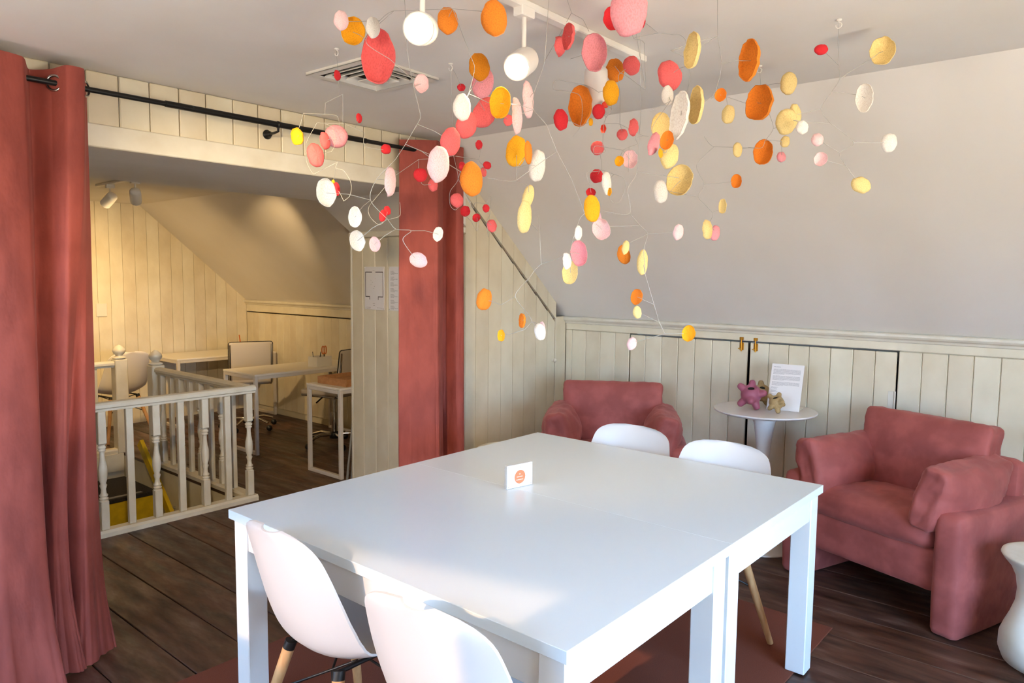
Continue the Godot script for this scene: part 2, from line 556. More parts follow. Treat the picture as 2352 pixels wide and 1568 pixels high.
		["A",-1.294,2.107,-1.993,0.052,0.08,43,3,4],
		["O",-1.429,2.088,-2.023,0.087,0.136,-180,-2,1],
		["R",-1.438,2.031,-1.925,0.049,0.069,57,8,4],
		["R",-1.311,2.044,-1.951,0.04,0.048,44,-5,1],
		["N",-1.36,2.091,-2.062,0.024,0.022,63,0,4],
		["A",-1.355,2.02,-1.973,0.021,0.025,94,-10,1],
		["N",-1.387,2.021,-2.094,0.023,0.029,174,0,4],
		["C",-1.303,1.991,-2.078,0.036,0.037,37,0,1],
		["C",-1.24,2.001,-2.048,0.045,0.058,91,-22,4],
		["C",-1.389,1.955,-2.063,0.045,0.047,39,0,1],
		["L",-1.27,1.906,-2.075,0.051,0.059,-151,0,4],
		["A",-1.261,1.89,-1.997,0.029,0.033,-158,8,1],
		["R",-1.376,1.859,-2.042,0.044,0.046,39,0,4],
		["W",-1.312,1.828,-2.009,0.039,0.076,83,8,1],
		["A",-1.268,1.791,-1.957,0.017,0.026,163,12,4],
		["R",-1.378,1.802,-2.013,0.033,0.029,-161,15,1],
		],
		"wires": [
		[-1.153,2.245,-1.781,-1.189,2.286,-1.832,-1.225,2.314,-1.883],
		[-1.323,2.236,-1.804,-1.399,2.275,-1.874,-1.475,2.294,-1.945],
		[-1.425,2.251,-1.898,-1.45,2.276,-1.921,-1.475,2.294,-1.945],
		[-1.285,2.213,-2.098,-1.298,2.201,-2.085,-1.312,2.185,-2.071],
		[-1.438,2.031,-1.925,-1.419,2.025,-1.951,-1.4,2.012,-1.976],
		[-1.311,2.044,-1.951,-1.324,2.047,-1.991,-1.338,2.041,-2.032],
		[-1.36,2.091,-2.062,-1.343,2.082,-2.054,-1.326,2.07,-2.046],
		[-1.355,2.02,-1.973,-1.378,2.018,-1.975,-1.4,2.012,-1.976],
		[-1.387,2.021,-2.094,-1.365,2.024,-2.06,-1.343,2.02,-2.026],
		[-1.303,1.991,-2.078,-1.302,2.007,-2.069,-1.302,2.02,-2.06],
		[-1.24,2.001,-2.048,-1.251,1.99,-2.069,-1.261,1.974,-2.091],
		[-1.27,1.906,-2.075,-1.28,1.923,-2.068,-1.29,1.936,-2.061],
		[-1.261,1.89,-1.997,-1.276,1.917,-2.029,-1.29,1.936,-2.061],
		[-1.376,1.859,-2.042,-1.358,1.868,-2.027,-1.34,1.872,-2.011],
		[-1.312,1.828,-2.009,-1.31,1.845,-2.023,-1.307,1.858,-2.038],
		[-1.268,1.791,-1.957,-1.291,1.789,-1.991,-1.313,1.78,-2.024],
		[-1.378,1.802,-2.013,-1.375,1.827,-1.997,-1.373,1.847,-1.98],
		[-1.097,2.313,-1.768,-1.2,2.316,-1.958],
		[-1.225,2.314,-1.883,-1.196,2.315,-1.961,-1.221,2.313,-2.15],
		[-1.271,2.315,-1.713,-1.335,2.316,-1.829,-1.343,2.315,-1.902,-1.394,2.309,-2.016,-1.391,2.273,-2.014,-1.407,2.245,-1.997,-1.439,2.23,-1.969],
		[-1.221,2.313,-2.15,-1.286,2.299,-2.107,-1.259,2.282,-2.128,-1.249,2.172,-2.124,-1.246,2.131,-2.121],
		[-1.502,2.223,-1.914,-1.475,2.294,-1.945,-1.335,2.316,-1.829],
		[-1.286,2.299,-2.107,-1.267,2.314,-2.032],
		[-1.246,2.131,-2.121,-1.312,2.185,-2.071,-1.308,2.112,-2.066,-1.302,2.02,-2.06],
		[-1.477,2.152,-1.927,-1.461,2.161,-1.941,-1.396,2.146,-1.996,-1.362,2.123,-2.022],
		[-1.477,2.152,-1.927,-1.473,2.13,-1.928,-1.448,2.126,-1.948,-1.41,2.114,-1.98,-1.398,2.069,-1.984,-1.4,2.012,-1.976,-1.416,1.979,-1.959],
		[-1.362,2.123,-2.022,-1.335,2.126,-2.045,-1.326,2.07,-2.046,-1.338,2.041,-2.032,-1.343,2.02,-2.026],
		[-1.343,2.02,-2.026,-1.341,1.954,-2.02,-1.333,1.931,-2.024,-1.359,1.925,-2.001,-1.362,1.942,-2.001,-1.351,1.949,-2.011,-1.29,1.936,-2.061],
		[-1.343,2.02,-2.026,-1.302,2.02,-2.06,-1.242,1.983,-2.108],
		[-1.29,1.936,-2.061,-1.275,1.947,-2.075,-1.255,1.957,-2.093,-1.261,1.974,-2.091,-1.245,1.983,-2.105,-1.229,1.982,-2.119],
		[-1.275,1.947,-2.075,-1.272,1.866,-2.069],
		[-1.346,1.928,-2.013,-1.34,1.872,-2.011,-1.374,1.864,-1.981,-1.373,1.847,-1.98],
		[-1.34,1.872,-2.011,-1.307,1.858,-2.038,-1.283,1.847,-2.057,-1.276,1.816,-2.059,-1.285,1.774,-2.046,-1.301,1.764,-2.032,-1.313,1.78,-2.024],
		[-1.327,2.208,-2.061,-1.312,2.185,-2.071],
		[-1.2,2.316,-1.958,-1.246,2.131,-2.121],
		]},
	"M4": {"top": [-.914,2.315,-1.924],
		"shells": [
		["Y",-.972,2.153,-1.909,0.062,0.099,155,8,5],
		["O",-.896,2.161,-2.122,0.076,0.118,158,6,2],
		["Y",-.977,2.013,-1.952,0.059,0.108,155,5,5],
		["C",-1.097,2.132,-2.011,0.072,0.089,44,25,2],
		["W",-1.066,2.054,-1.944,0.036,0.058,49,3,5],
		["W",-1.003,1.981,-1.905,0.066,0.131,163,12,2],
		["Y",-1.1,1.971,-1.969,0.061,0.083,-156,-4,5],
		["P",-1.079,1.91,-1.895,0.037,0.071,70,-20,2],
		["O",-1.02,1.907,-1.86,0.038,0.053,-161,12,5],
		["Y",-1.067,1.884,-1.966,0.053,0.075,38,-10,2],
		["A",-1.055,1.88,-1.891,0.019,0.028,89,12,5],
		["O",-.906,2.031,-1.951,0.033,0.036,-170,15,2],
		],
		"wires": [
		[-.896,2.161,-2.122,-.921,2.156,-2.079,-.946,2.141,-2.035],
		[-1.097,2.132,-2.011,-1.057,2.139,-1.992,-1.017,2.137,-1.974],
		[-1.066,2.054,-1.944,-1.059,2.045,-1.938,-1.052,2.033,-1.932],
		[-1.003,1.981,-1.905,-1.015,2.014,-1.929,-1.027,2.039,-1.954],
		[-1.02,1.907,-1.86,-1.031,1.931,-1.896,-1.042,1.948,-1.931],
		[-1.055,1.88,-1.891,-1.054,1.883,-1.903,-1.052,1.885,-1.915],
		[-.906,2.031,-1.951,-.93,2.05,-1.985,-.955,2.061,-2.018],
		[-.914,2.315,-1.924,-.96,2.222,-2.032,-.946,2.141,-2.035,-.955,2.061,-2.018,-.979,2.03,-1.994],
		[-.96,2.222,-2.032,-.999,2.191,-1.996],
		[-1.061,2.179,-1.941,-1.033,2.162,-1.963,-1.017,2.137,-1.974,-1.015,2.08,-1.97,-1.027,2.039,-1.954,-1.052,2.033,-1.932],
		[-1.091,2.229,-1.921,-1.045,2.224,-1.96,-1.029,2.206,-1.971,-1.038,2.184,-1.962,-1.061,2.179,-1.941],
		[-1.061,2.179,-1.941,-.96,2.222,-2.032],
		[-1.052,2.033,-1.932,-1.094,2.003,-1.893],
		[-1.052,2.033,-1.932,-1.086,1.96,-1.895,-1.08,1.91,-1.895],
		[-1.08,1.91,-1.895,-1.042,1.948,-1.931,-1.052,1.885,-1.915],
		]},
	"M5": {"top": [-1.116,2.308,-2.727],
		"shells": [
		["O",-1.071,2.16,-2.643,0.108,0.127,170,12,0],
		["Y",-.995,2.233,-2.706,0.06,0.082,40,-5,3],
		["Y",-1.18,2.131,-2.61,0.049,0.069,34,-4,0],
		["O",-1.116,2.01,-2.798,0.075,0.096,-173,5,3],
		["Y",-1.032,2.041,-2.789,0.035,0.043,25,-5,0],
		["Y",-1.138,1.997,-2.609,0.035,0.055,44,4,3],
		["P",-1.056,1.991,-2.826,0.037,0.04,50,20,0],
		["Y",-1.315,1.888,-2.509,0.099,0.116,-167,20,3],
		["W",-1.337,1.839,-2.4,0.053,0.086,34,8,0],
		["O",-1.175,1.894,-2.692,0.041,0.053,-166,0,3],
		["Y",-1.18,1.792,-2.592,0.033,0.055,174,2,0],
		["Y",-1.188,1.701,-2.49,0.053,0.073,85,15,3],
		["P",-1.217,1.696,-2.612,0.039,0.059,45,-8,0],
		],
		"wires": [
		[-1.071,2.16,-2.643,-1.105,2.172,-2.668,-1.138,2.175,-2.693],
		[-.995,2.233,-2.706,-1.051,2.242,-2.716,-1.108,2.24,-2.726],
		[-1.18,2.131,-2.61,-1.192,2.171,-2.625,-1.205,2.203,-2.639],
		[-1.138,1.997,-2.609,-1.117,2.01,-2.659,-1.097,2.012,-2.709],
		[-1.056,1.991,-2.826,-1.046,2.018,-2.795,-1.036,2.038,-2.764],
		[-1.315,1.888,-2.509,-1.328,1.87,-2.496,-1.341,1.847,-2.482],
		[-1.337,1.839,-2.4,-1.346,1.854,-2.436,-1.354,1.863,-2.473],
		[-1.188,1.701,-2.49,-1.205,1.72,-2.53,-1.223,1.731,-2.57],
		[-1.217,1.696,-2.612,-1.22,1.716,-2.591,-1.223,1.731,-2.57],
		[-1.116,2.308,-2.727,-1.108,2.24,-2.726,-1.076,2.135,-2.741,-1.063,2.086,-2.747,-1.082,2.042,-2.725,-1.097,2.012,-2.709,-1.227,2.016,-2.598,-1.258,2.054,-2.576],
		[-1.227,2.016,-2.598,-1.273,1.947,-2.552,-1.247,1.875,-2.566,-1.26,1.828,-2.549,-1.217,1.77,-2.579,-1.223,1.731,-2.57],
		[-1.247,1.875,-2.566,-1.167,1.885,-2.635],
		[-1.26,1.828,-2.549,-1.341,1.847,-2.482,-1.354,1.863,-2.473],
		[-1.063,2.086,-2.747,-1.03,2.095,-2.776],
		[-1.082,2.042,-2.725,-1.036,2.038,-2.764],
		[-1.217,1.77,-2.579,-1.194,1.783,-2.6],
		[-1.205,2.203,-2.639,-1.138,2.175,-2.693],
		]},
	"M6": {"top": [-.739,2.312,-2.403],
		"shells": [
		["R",-.75,2.206,-2.289,0.039,0.031,28,0,1],
		["Y",-.642,2.236,-2.532,0.075,0.086,-176,-5,4],
		["W",-.656,2.074,-2.417,0.053,0.089,170,-3,1],
		["Y",-.855,2.045,-2.391,0.04,0.077,40,5,4],
		["Y",-.851,2.013,-2.307,0.062,0.081,30,-6,1],
		["W",-.79,1.981,-2.271,0.036,0.042,29,15,4],
		["W",-.616,1.959,-2.564,0.049,0.061,34,-5,1],
		["L",-.769,1.954,-2.349,0.036,0.04,28,15,4],
		["L",-.736,1.882,-2.284,0.038,0.042,-167,15,1],
		["Y",-.671,1.822,-2.481,0.062,0.049,30,-30,4],
		],
		"wires": [
		[-.642,2.236,-2.532,-.647,2.226,-2.505,-.652,2.21,-2.478],
		[-.656,2.074,-2.417,-.67,2.085,-2.427,-.684,2.092,-2.437],
		[-.851,2.013,-2.307,-.837,2.013,-2.308,-.824,2.011,-2.309],
		[-.79,1.981,-2.271,-.807,1.999,-2.29,-.824,2.011,-2.309],
		[-.739,2.312,-2.403,-.74,2.249,-2.408,-.734,2.182,-2.405,-.73,2.139,-2.404,-.745,2.102,-2.387,-.767,2.048,-2.362,-.741,2.003,-2.378,-.684,1.946,-2.42,-.714,1.913,-2.391,-.697,1.873,-2.401,-.672,1.832,-2.417],
		[-.734,2.182,-2.405,-.768,2.222,-2.381],
		[-.711,2.158,-2.421,-.652,2.21,-2.478],
		[-.73,2.139,-2.404,-.711,2.158,-2.421],
		[-.745,2.102,-2.387,-.684,2.092,-2.437],
		[-.767,2.048,-2.362,-.821,2.03,-2.313],
		[-.741,2.003,-2.378,-.824,2.011,-2.309],
		[-.684,1.946,-2.42,-.613,1.947,-2.481],
		[-.714,1.913,-2.391,-.76,1.947,-2.355],
		[-.697,1.873,-2.401,-.746,1.889,-2.361],
		]},
	"M7": {"top": [-1.075,2.313,-1.787],
		"shells": [
		["L",-1.019,1.657,-1.943,0.031,0.047,48,-8,2],
		["Y",-1.15,1.57,-1.969,0.036,0.08,60,-3,5],
		["Y",-1.16,1.613,-1.882,0.023,0.042,42,-8,2],
		["O",-1.222,1.595,-1.975,0.041,0.062,42,15,5],
		["O",-1.149,1.465,-1.937,0.038,0.049,-174,15,2],
		["Y",-1.112,1.421,-1.879,0.026,0.039,46,8,5],
		["L",-1.177,1.318,-1.96,0.031,0.041,46,-12,2],
		["A",-1.015,1.357,-2.018,0.041,0.051,-163,8,5],
		],
		"wires": [
		[-1.15,1.57,-1.969,-1.139,1.554,-1.956,-1.127,1.534,-1.943],
		[-1.16,1.613,-1.882,-1.167,1.621,-1.897,-1.175,1.625,-1.913],
		[-1.222,1.595,-1.975,-1.198,1.614,-1.944,-1.175,1.625,-1.913],
		[-1.149,1.465,-1.937,-1.136,1.461,-1.937,-1.124,1.455,-1.936],
		[-1.112,1.421,-1.879,-1.119,1.42,-1.904,-1.127,1.414,-1.929],
		[-1.075,2.313,-1.787,-1.169,2.033,-1.965,-1.166,1.842,-1.945,-1.183,1.791,-1.924,-1.175,1.717,-1.923,-1.236,1.724,-1.871],
		[-1.166,1.842,-1.945,-1.067,1.826,-2.027],
		[-1.175,1.717,-1.923,-1.148,1.681,-1.942,-1.129,1.655,-1.955,-1.135,1.606,-1.944,-1.127,1.534,-1.943,-1.101,1.443,-1.955,-1.085,1.389,-1.962,-1.07,1.355,-1.971],
		[-1.223,1.677,-1.877,-1.148,1.681,-1.942],
		[-1.129,1.655,-1.955,-1.067,1.662,-2.009],
		[-1.101,1.443,-1.955,-1.124,1.455,-1.936],
		[-1.085,1.389,-1.962,-1.127,1.414,-1.929],
		[-1.07,1.355,-1.971,-1.136,1.33,-1.912],
		[-1.07,1.355,-1.971,-1.027,1.356,-2.007],
		[-1.129,1.655,-1.955,-1.175,1.625,-1.913],
		]},
}

func make_materials() -> void:
	var paint_tex := noise_tex(0.01, rgb(236, 232, 222), rgb(255, 255, 252), 3, 512, 5)
	var paint := tri_mat(rgb(231, 222, 200), paint_tex, Vector3(0.7, 0.5, 0.7), 0.45)
	paint.normal_enabled = true
	paint.normal_texture = bump_tex(0.02, 4, 2.0, 5)
	paint.normal_scale = 0.25
	M.paint = paint
	var p2: StandardMaterial3D = paint.duplicate()
	p2.albedo_color = rgb(227, 217, 195)
	M.paint2 = p2
	var p3: StandardMaterial3D = paint.duplicate()
	p3.albedo_color = rgb(234, 227, 207)
	M.paint3 = p3
	var plaster := tri_mat(rgb(236, 232, 226), noise_tex(0.006, rgb(246, 244, 240), rgb(255, 255, 255), 9, 512, 4), Vector3(0.4, 0.4, 0.4), 0.85)
	plaster.normal_enabled = true
	plaster.normal_texture = bump_tex(0.01, 14, 1.5, 4)
	plaster.normal_scale = 0.2
	M.plaster = plaster
	M.trim = tri_mat(rgb(230, 226, 214), paint_tex, Vector3(0.9, 0.9, 0.9), 0.4)
	M.rail_paint = tri_mat(rgb(226, 221, 209), paint_tex, Vector3(1.1, 1.1, 1.1), 0.35)
	M.dark = mat(rgb(22, 20, 18), 0.9)
	# floor boards: long grain, knots and scuffs
	M.boards = []
	for k in 5:
		var n := FastNoiseLite.new()
		n.seed = 40 + k
		n.noise_type = FastNoiseLite.TYPE_SIMPLEX_SMOOTH
		n.frequency = 0.012
		n.fractal_octaves = 5
		n.domain_warp_enabled = true
		n.domain_warp_amplitude = 18.0
		n.domain_warp_frequency = 0.008
		var g := Gradient.new()
		g.offsets = PackedFloat32Array([0.0, 0.35, 0.6, 0.8, 1.0])
		var base: Color = [rgb(80, 53, 41), rgb(88, 58, 43), rgb(73, 49, 39), rgb(84, 57, 45), rgb(92, 60, 44)][k]
		g.colors = PackedColorArray([base.darkened(0.5), base.darkened(0.16), base, base.lightened(0.07), base.lightened(0.16)])
		var t := NoiseTexture2D.new()
		t.noise = n
		t.seamless = true
		t.width = 512
		t.height = 512
		t.color_ramp = g
		var m := tri_mat(Color.WHITE, t, Vector3(0.45, 2.2, 2.2), 0.42)
		m.uv1_offset = Vector3(0.37 * k, 0, 0.21 * k)
		m.normal_enabled = true
		m.normal_texture = bump_tex(0.015, 60 + k, 4.0, 5)
		m.normal_scale = 0.35
		m.roughness_texture = noise_tex(0.012, Color(0.45, 0.45, 0.45), Color(1, 1, 1), 80 + k, 256, 4)
		m.roughness = 0.62
		M.boards.append(m)
	# velvet with a brushed nap
	var nap := noise_tex(0.008, rgb(224, 214, 213), rgb(255, 255, 255), 21, 512, 5, [0.25, 0.75])
	var velvet := tri_mat(rgb(158, 74, 62), nap, Vector3(2.2, 0.9, 2.2), 0.75, false)
	velvet.rim_enabled = true
	velvet.rim = 0.55
	velvet.rim_tint = 0.7
	velvet.normal_enabled = true
	velvet.normal_texture = bump_tex(0.06, 23, 3.0, 4)
	velvet.normal_scale = 0.25
	M.velvet = velvet
	var upholstery := tri_mat(rgb(172, 88, 80), noise_tex(0.012, rgb(222, 212, 212), rgb(255, 255, 255), 27, 512, 5, [0.3, 0.7]), Vector3(0.9, 0.9, 0.9), 0.7, false)
	upholstery.rim_enabled = true
	upholstery.rim = 0.9
	upholstery.rim_tint = 0.7
	upholstery.normal_enabled = true
	upholstery.normal_texture = bump_tex(0.02, 29, 5.0, 4)
	upholstery.normal_scale = 0.3
	M.upholstery = upholstery
	M.rod = mat(rgb(20, 20, 20), 0.35, 0.3)
	M.steel = mat(rgb(200, 198, 194), 0.25, 1.0)
	M.chrome = mat(rgb(210, 210, 212), 0.12, 1.0)
	M.black = mat(rgb(18, 18, 19), 0.45)
	var wire := mat(rgb(182, 179, 172), 0.45, 0.3)
	M.wire = wire
	M.table = mat(rgb(227, 238, 243), 0.25)
	M.table_side = mat(rgb(233, 233, 230), 0.35)
	M.plastic = mat(rgb(224, 218, 213), 0.3)
	M.beech = tri_mat(rgb(222, 178, 128), noise_tex(0.02, rgb(215, 195, 170), rgb(255, 255, 255), 33), Vector3(9, 1.5, 9), 0.5, false)
	M.brass = mat(rgb(176, 128, 48), 0.3, 1.0)
	M.yellow = tri_mat(rgb(240, 204, 30), noise_tex(0.02, rgb(225, 220, 205), rgb(255, 255, 255), 36), Vector3(2, 2, 2), 0.55)
	M.tread = tri_mat(rgb(58, 52, 48), noise_tex(0.1, rgb(180, 180, 180), rgb(255, 255, 255), 37), Vector3(3, 3, 3), 0.95)
	M.strip = mat(rgb(140, 138, 134), 0.5, 0.3)
	M.rug = tri_mat(rgb(136, 72, 48), noise_tex(0.09, rgb(190, 180, 175), rgb(255, 255, 255), 38, 512, 3), Vector3(6, 6, 6), 0.95)
	M.lamp_body = mat(rgb(236, 233, 226), 0.4)
	M.vent = mat(rgb(226, 222, 212), 0.5)
	M.desk_top = mat(rgb(236, 230, 216), 0.35)
	M.desk_frame = mat(rgb(214, 206, 194), 0.4)
	M.leather = mat(rgb(214, 200, 176), 0.5)
	M.card = tri_mat(rgb(196, 142, 92), noise_tex(0.03, rgb(220, 210, 200), rgb(255, 255, 255), 39), Vector3(3, 3, 3), 0.8)
	M.wood_pencil = mat(rgb(206, 108, 48), 0.5)
	M.ceramic = tri_mat(rgb(232, 228, 214), noise_tex(0.012, rgb(240, 236, 228), rgb(255, 255, 255), 45), Vector3(3, 3, 3), 0.5, false)
	M.pot_pink = mat(rgb(152, 80, 100), 0.55)
	M.pot_tan = tri_mat(rgb(186, 158, 110), noise_tex(0.06, rgb(205, 200, 195), rgb(255, 255, 255), 46), Vector3(8, 8, 8), 0.7, false)
	var acrylic := mat(Color(0.95, 0.97, 1.0, 0.16), 0.05)
	acrylic.transparency = BaseMaterial3D.TRANSPARENCY_ALPHA
	M.acrylic = acrylic
	M.switch = mat(rgb(228, 218, 204), 0.4)
	# paper pulp of the mobiles
	var pulp := noise_tex(0.05, rgb(232, 224, 220), rgb(255, 255, 255), 51, 256, 5, [0.15, 0.55])
	var pulp_bump := bump_tex(0.06, 52, 3.0, 4)
	var cols := {"R": rgb(214, 38, 48), "C": rgb(236, 104, 104), "P": rgb(240, 158, 166), "L": rgb(244, 206, 206), "W": rgb(243, 238, 228), "O": rgb(238, 138, 34), "A": rgb(248, 178, 20), "G": rgb(232, 146, 14), "Y": rgb(242, 216, 146), "N": rgb(236, 76, 50)}
	for k in cols:
		var m := tri_mat(cols[k], pulp, Vector3(1.3, 1.3, 1.3), 0.85, false)
		m.normal_enabled = true
		m.normal_texture = pulp_bump
		m.normal_scale = 0.35
		m.backlight_enabled = true
		m.backlight = cols[k] * 0.12
		M["pulp_" + k] = m

func _ready() -> void:
	make_materials()
	# camera
	var cam := Camera3D.new()
	cam.name = "camera"
	cam.position = Vector3(0, 1.52, 0)
	cam.rotation_degrees = Vector3(-5.026, 40.418, 0.547)
	cam.fov = 50.385
	cam.near = 0.02
	add_child(cam)
	cam.current = true
	# daylight: sky through the windows, low sun from behind the camera
	var we := WorldEnvironment.new()
	we.name = "world"
	var env := Environment.new()
	var sky := Sky.new()
	var sm := ProceduralSkyMaterial.new()
	sm.sky_top_color = rgb(134, 186, 244)
	sm.sky_horizon_color = rgb(198, 222, 244)
	sm.ground_bottom_color = rgb(204, 190, 170)
	sm.ground_horizon_color = rgb(214, 206, 194)
	sm.sky_energy_multiplier = SKY_ENERGY
	sm.ground_energy_multiplier = SKY_ENERGY * 0.88
	sm.sun_angle_max = 1.0
	sky.sky_material = sm
	env.background_mode = Environment.BG_SKY
	env.sky = sky
	env.ambient_light_source = Environment.AMBIENT_SOURCE_SKY
	env.tonemap_mode = Environment.TONE_MAPPER_LINEAR
	env.tonemap_exposure = EXPOSURE
	env.sdfgi_enabled = true
	env.ssao_enabled = true
	env.ssil_enabled = true
	we.environment = env
	add_child(we)
	var sun := DirectionalLight3D.new()
	sun.name = "sun"
	sun.light_color = rgb(255, 206, 152)
	sun.light_energy = SUN_ENERGY
	sun.light_angular_distance = 0.9
	sun.shadow_enabled = true
	add_child(sun)
	sun.look_at_from_position(Vector3.ZERO, Vector3(-0.03, -tan(deg_to_rad(25.0)), -1.0), Vector3.UP)
	build_shell()
	build_partition()
	build_back_wall()
	build_stairs()
	build_curtains()
	build_tables()
	build_chairs()
	build_armchairs()
	build_side_table()
	build_stools()
	build_far_room()
	build_lights()
	build_mobiles()
	build_small()

const SKY_ENERGY := 4.1
const SUN_ENERGY := 0.75
const EXPOSURE := 1.27

func slope_y(z: float) -> float:   # height of the sloped ceiling
	return 1.237 + (z - ZB) * 0.8527

const SEAMS := [-4.35, -4.15, -3.91, -3.67, -3.43, -3.19, -2.95, -2.67, -2.49, -2.39, -2.149, -1.933, -1.707, -1.476, -1.246, -1.009, -0.78, -0.55, -0.32, -0.09, 0.14, 0.37, 0.6, 0.83, 1.06, 1.3]
const HOLE_X0 := -6.47
const HOLE_X1 := -4.52
const HOLE_Z0 := -2.49
const HOLE_Z1 := -0.32

func build_shell() -> void:
	# floor: every board a piece
	var fl := setting("floor")
	var rng := RandomNumberGenerator.new()
	rng.seed = 11
	for k in SEAMS.size() - 1:
		var z0: float = SEAMS[k] + 0.0025
		var z1: float = SEAMS[k + 1] - 0.0025
		var spans := [[XFAR, rng.randf_range(-6.0, -5.0)], [0, XR]]
		spans[1][0] = spans[0][1]
		if z0 > HOLE_Z0 - 0.01 and z1 < HOLE_Z1 + 0.01:
			spans = [[XFAR, HOLE_X0], [HOLE_X1, rng.randf_range(-0.6, 0.6)], [0, XR]]
			spans[2][0] = spans[1][1]
		for s in spans:
			var m: Material = M.boards[rng.randi() % 5]
			bx(fl, "floor_board", Vector3(s[0] + 0.001, -0.024, z0), Vector3(s[1] - 0.001, rng.randf_range(-0.0006, 0.0006), z1), m, 0.0025)
	for r in [[XFAR, XR, -4.74, HOLE_Z0 - 0.06], [XFAR, HOLE_X0 - 0.05, HOLE_Z0 - 0.06, HOLE_Z1 + 0.05], [HOLE_X1 + 0.05, XR, HOLE_Z0 - 0.06, HOLE_Z1 + 0.05], [XFAR, XR, HOLE_Z1 + 0.05, ZF]]:
		bx(fl, "subfloor", Vector3(r[0], -0.16, r[2]), Vector3(r[1], -0.026, r[3]), M.dark, 0.0)
	# ceilings
	var ce := setting("ceiling")
	bx(ce, "ceiling_panel", Vector3(XP - 0.02, CEIL, -3.12), Vector3(XR + 0.2, CEIL + 0.14, ZF + 0.2), M.plaster, 0.0)
	bx(ce, "ceiling_panel", Vector3(XFAR - 0.2, 2.22, -3.24), Vector3(XB + 0.02, 2.36, ZF + 0.2), M.plaster, 0.0)
	# sloped ceiling
	var sl := setting("wall_slope")
	var g := Geo.new()
	var zt := -3.08 + 0.06
	g.prism(PackedVector2Array([Vector2(ZB - 0.2, slope_y(ZB - 0.2)), Vector2(zt, slope_y(zt)), Vector2(zt, slope_y(zt) + 0.2), Vector2(ZB - 0.2, slope_y(ZB - 0.2) + 0.2)]), Vector3(XFAR - 0.2, 0, 0), Vector3(0, 0, 1), Vector3(0, 1, 0), Vector3(XR - XFAR + 0.4, 0, 0))
	part(sl, "slope_panel", g.mesh(), M.plaster)
	# wall on the right with a wide window (out of the frame)
	var wr := setting("wall_right")
	var rz := [-2.15, -0.3]
	var ry := [0.35, 1.75]
	bx(wr, "wall_panel", Vector3(XR, -0.16, -4.6), Vector3(XR + 0.18, 2.5, rz[0]), M.plaster, 0.0)
	bx(wr, "wall_panel", Vector3(XR, -0.16, rz[1]), Vector3(XR + 0.18, 2.5, ZF + 0.2), M.plaster, 0.0)
	bx(wr, "wall_panel", Vector3(XR, -0.16, rz[0]), Vector3(XR + 0.18, ry[0], rz[1]), M.plaster, 0.0)
	bx(wr, "wall_panel", Vector3(XR, ry[1], rz[0]), Vector3(XR + 0.18, 2.5, rz[1]), M.plaster, 0.0)
	var w1 := setting("window_1")
	bx(w1, "window_sill", Vector3(XR - 0.05, ry[0] - 0.02, rz[0] - 0.04), Vector3(XR + 0.2, ry[0] + 0.012, rz[1] + 0.04), M.trim)
	for z in [rz[0] + 0.03, 0.5 * (rz[0] + rz[1]), rz[1] - 0.03]:
		bx(w1, "window_frame", Vector3(XR + 0.09, ry[0] + 0.012, z - 0.03), Vector3(XR + 0.13, ry[1], z + 0.03), M.trim)
	bx(w1, "window_frame", Vector3(XR + 0.09, ry[1] - 0.06, rz[0]), Vector3(XR + 0.13, ry[1], rz[1]), M.trim)
	# wall behind the camera with the window that lets the sun in
	var wf := setting("wall_front")
	var fx := [-2.42, -0.93]
	var fy := [1.45, 2.085]
	var lx := [-3.0, -2.43]   # a second, low window
	var ly := [0.35, 0.95]
	bx(wf, "wall_panel", Vector3(XFAR - 0.2, -0.16, ZF), Vector3(lx[0], 2.5, ZF + 0.18), M.plaster, 0.0)
	bx(wf, "wall_panel", Vector3(lx[0], ly[1], ZF), Vector3(fx[0], 2.5, ZF + 0.18), M.plaster, 0.0)
	bx(wf, "wall_panel", Vector3(lx[0], -0.16, ZF), Vector3(lx[1], ly[0], ZF + 0.18), M.plaster, 0.0)
	bx(wf, "wall_panel", Vector3(fx[1], -0.16, ZF), Vector3(XR + 0.2, 2.5, ZF + 0.18), M.plaster, 0.0)
	bx(wf, "wall_panel", Vector3(fx[0], ly[1], ZF), Vector3(fx[1], fy[0], ZF + 0.18), M.plaster, 0.0)
	bx(wf, "wall_panel", Vector3(lx[1], -0.16, ZF), Vector3(fx[1], ly[1], ZF + 0.18), M.plaster, 0.0)
	g = Geo.new()
	g.prism(PackedVector2Array([Vector2(fx[0], fy[1] - 0.17), Vector2(fx[1], fy[1]), Vector2(fx[1], 2.5), Vector2(fx[0], 2.5)]), Vector3(0, 0, ZF), Vector3(1, 0, 0), Vector3(0, 1, 0), Vector3(0, 0, 0.18))
	part(wf, "raked_head", g.mesh(), M.plaster)
	var w2 := setting("window_2")
	bx(w2, "window_sill", Vector3(fx[0] - 0.03, fy[0] - 0.02, ZF - 0.04), Vector3(fx[1] + 0.03, fy[0] + 0.01, ZF + 0.2), M.trim)
	var w3 := setting("window_3")
	bx(w3, "window_sill", Vector3(lx[0] - 0.03, ly[0] - 0.02, ZF - 0.04), Vector3(lx[1] + 0.03, ly[0] + 0.01, ZF + 0.2), M.trim)
	# gable of the stair room
	var wg := setting("wall_gable")
	bx(wg, "wall_core", Vector3(XFAR - 0.2, -0.16, -4.6), Vector3(XFAR - 0.018, 2.5, ZF + 0.2), M.paint, 0.0)
	var z := -4.349
	var k := 0
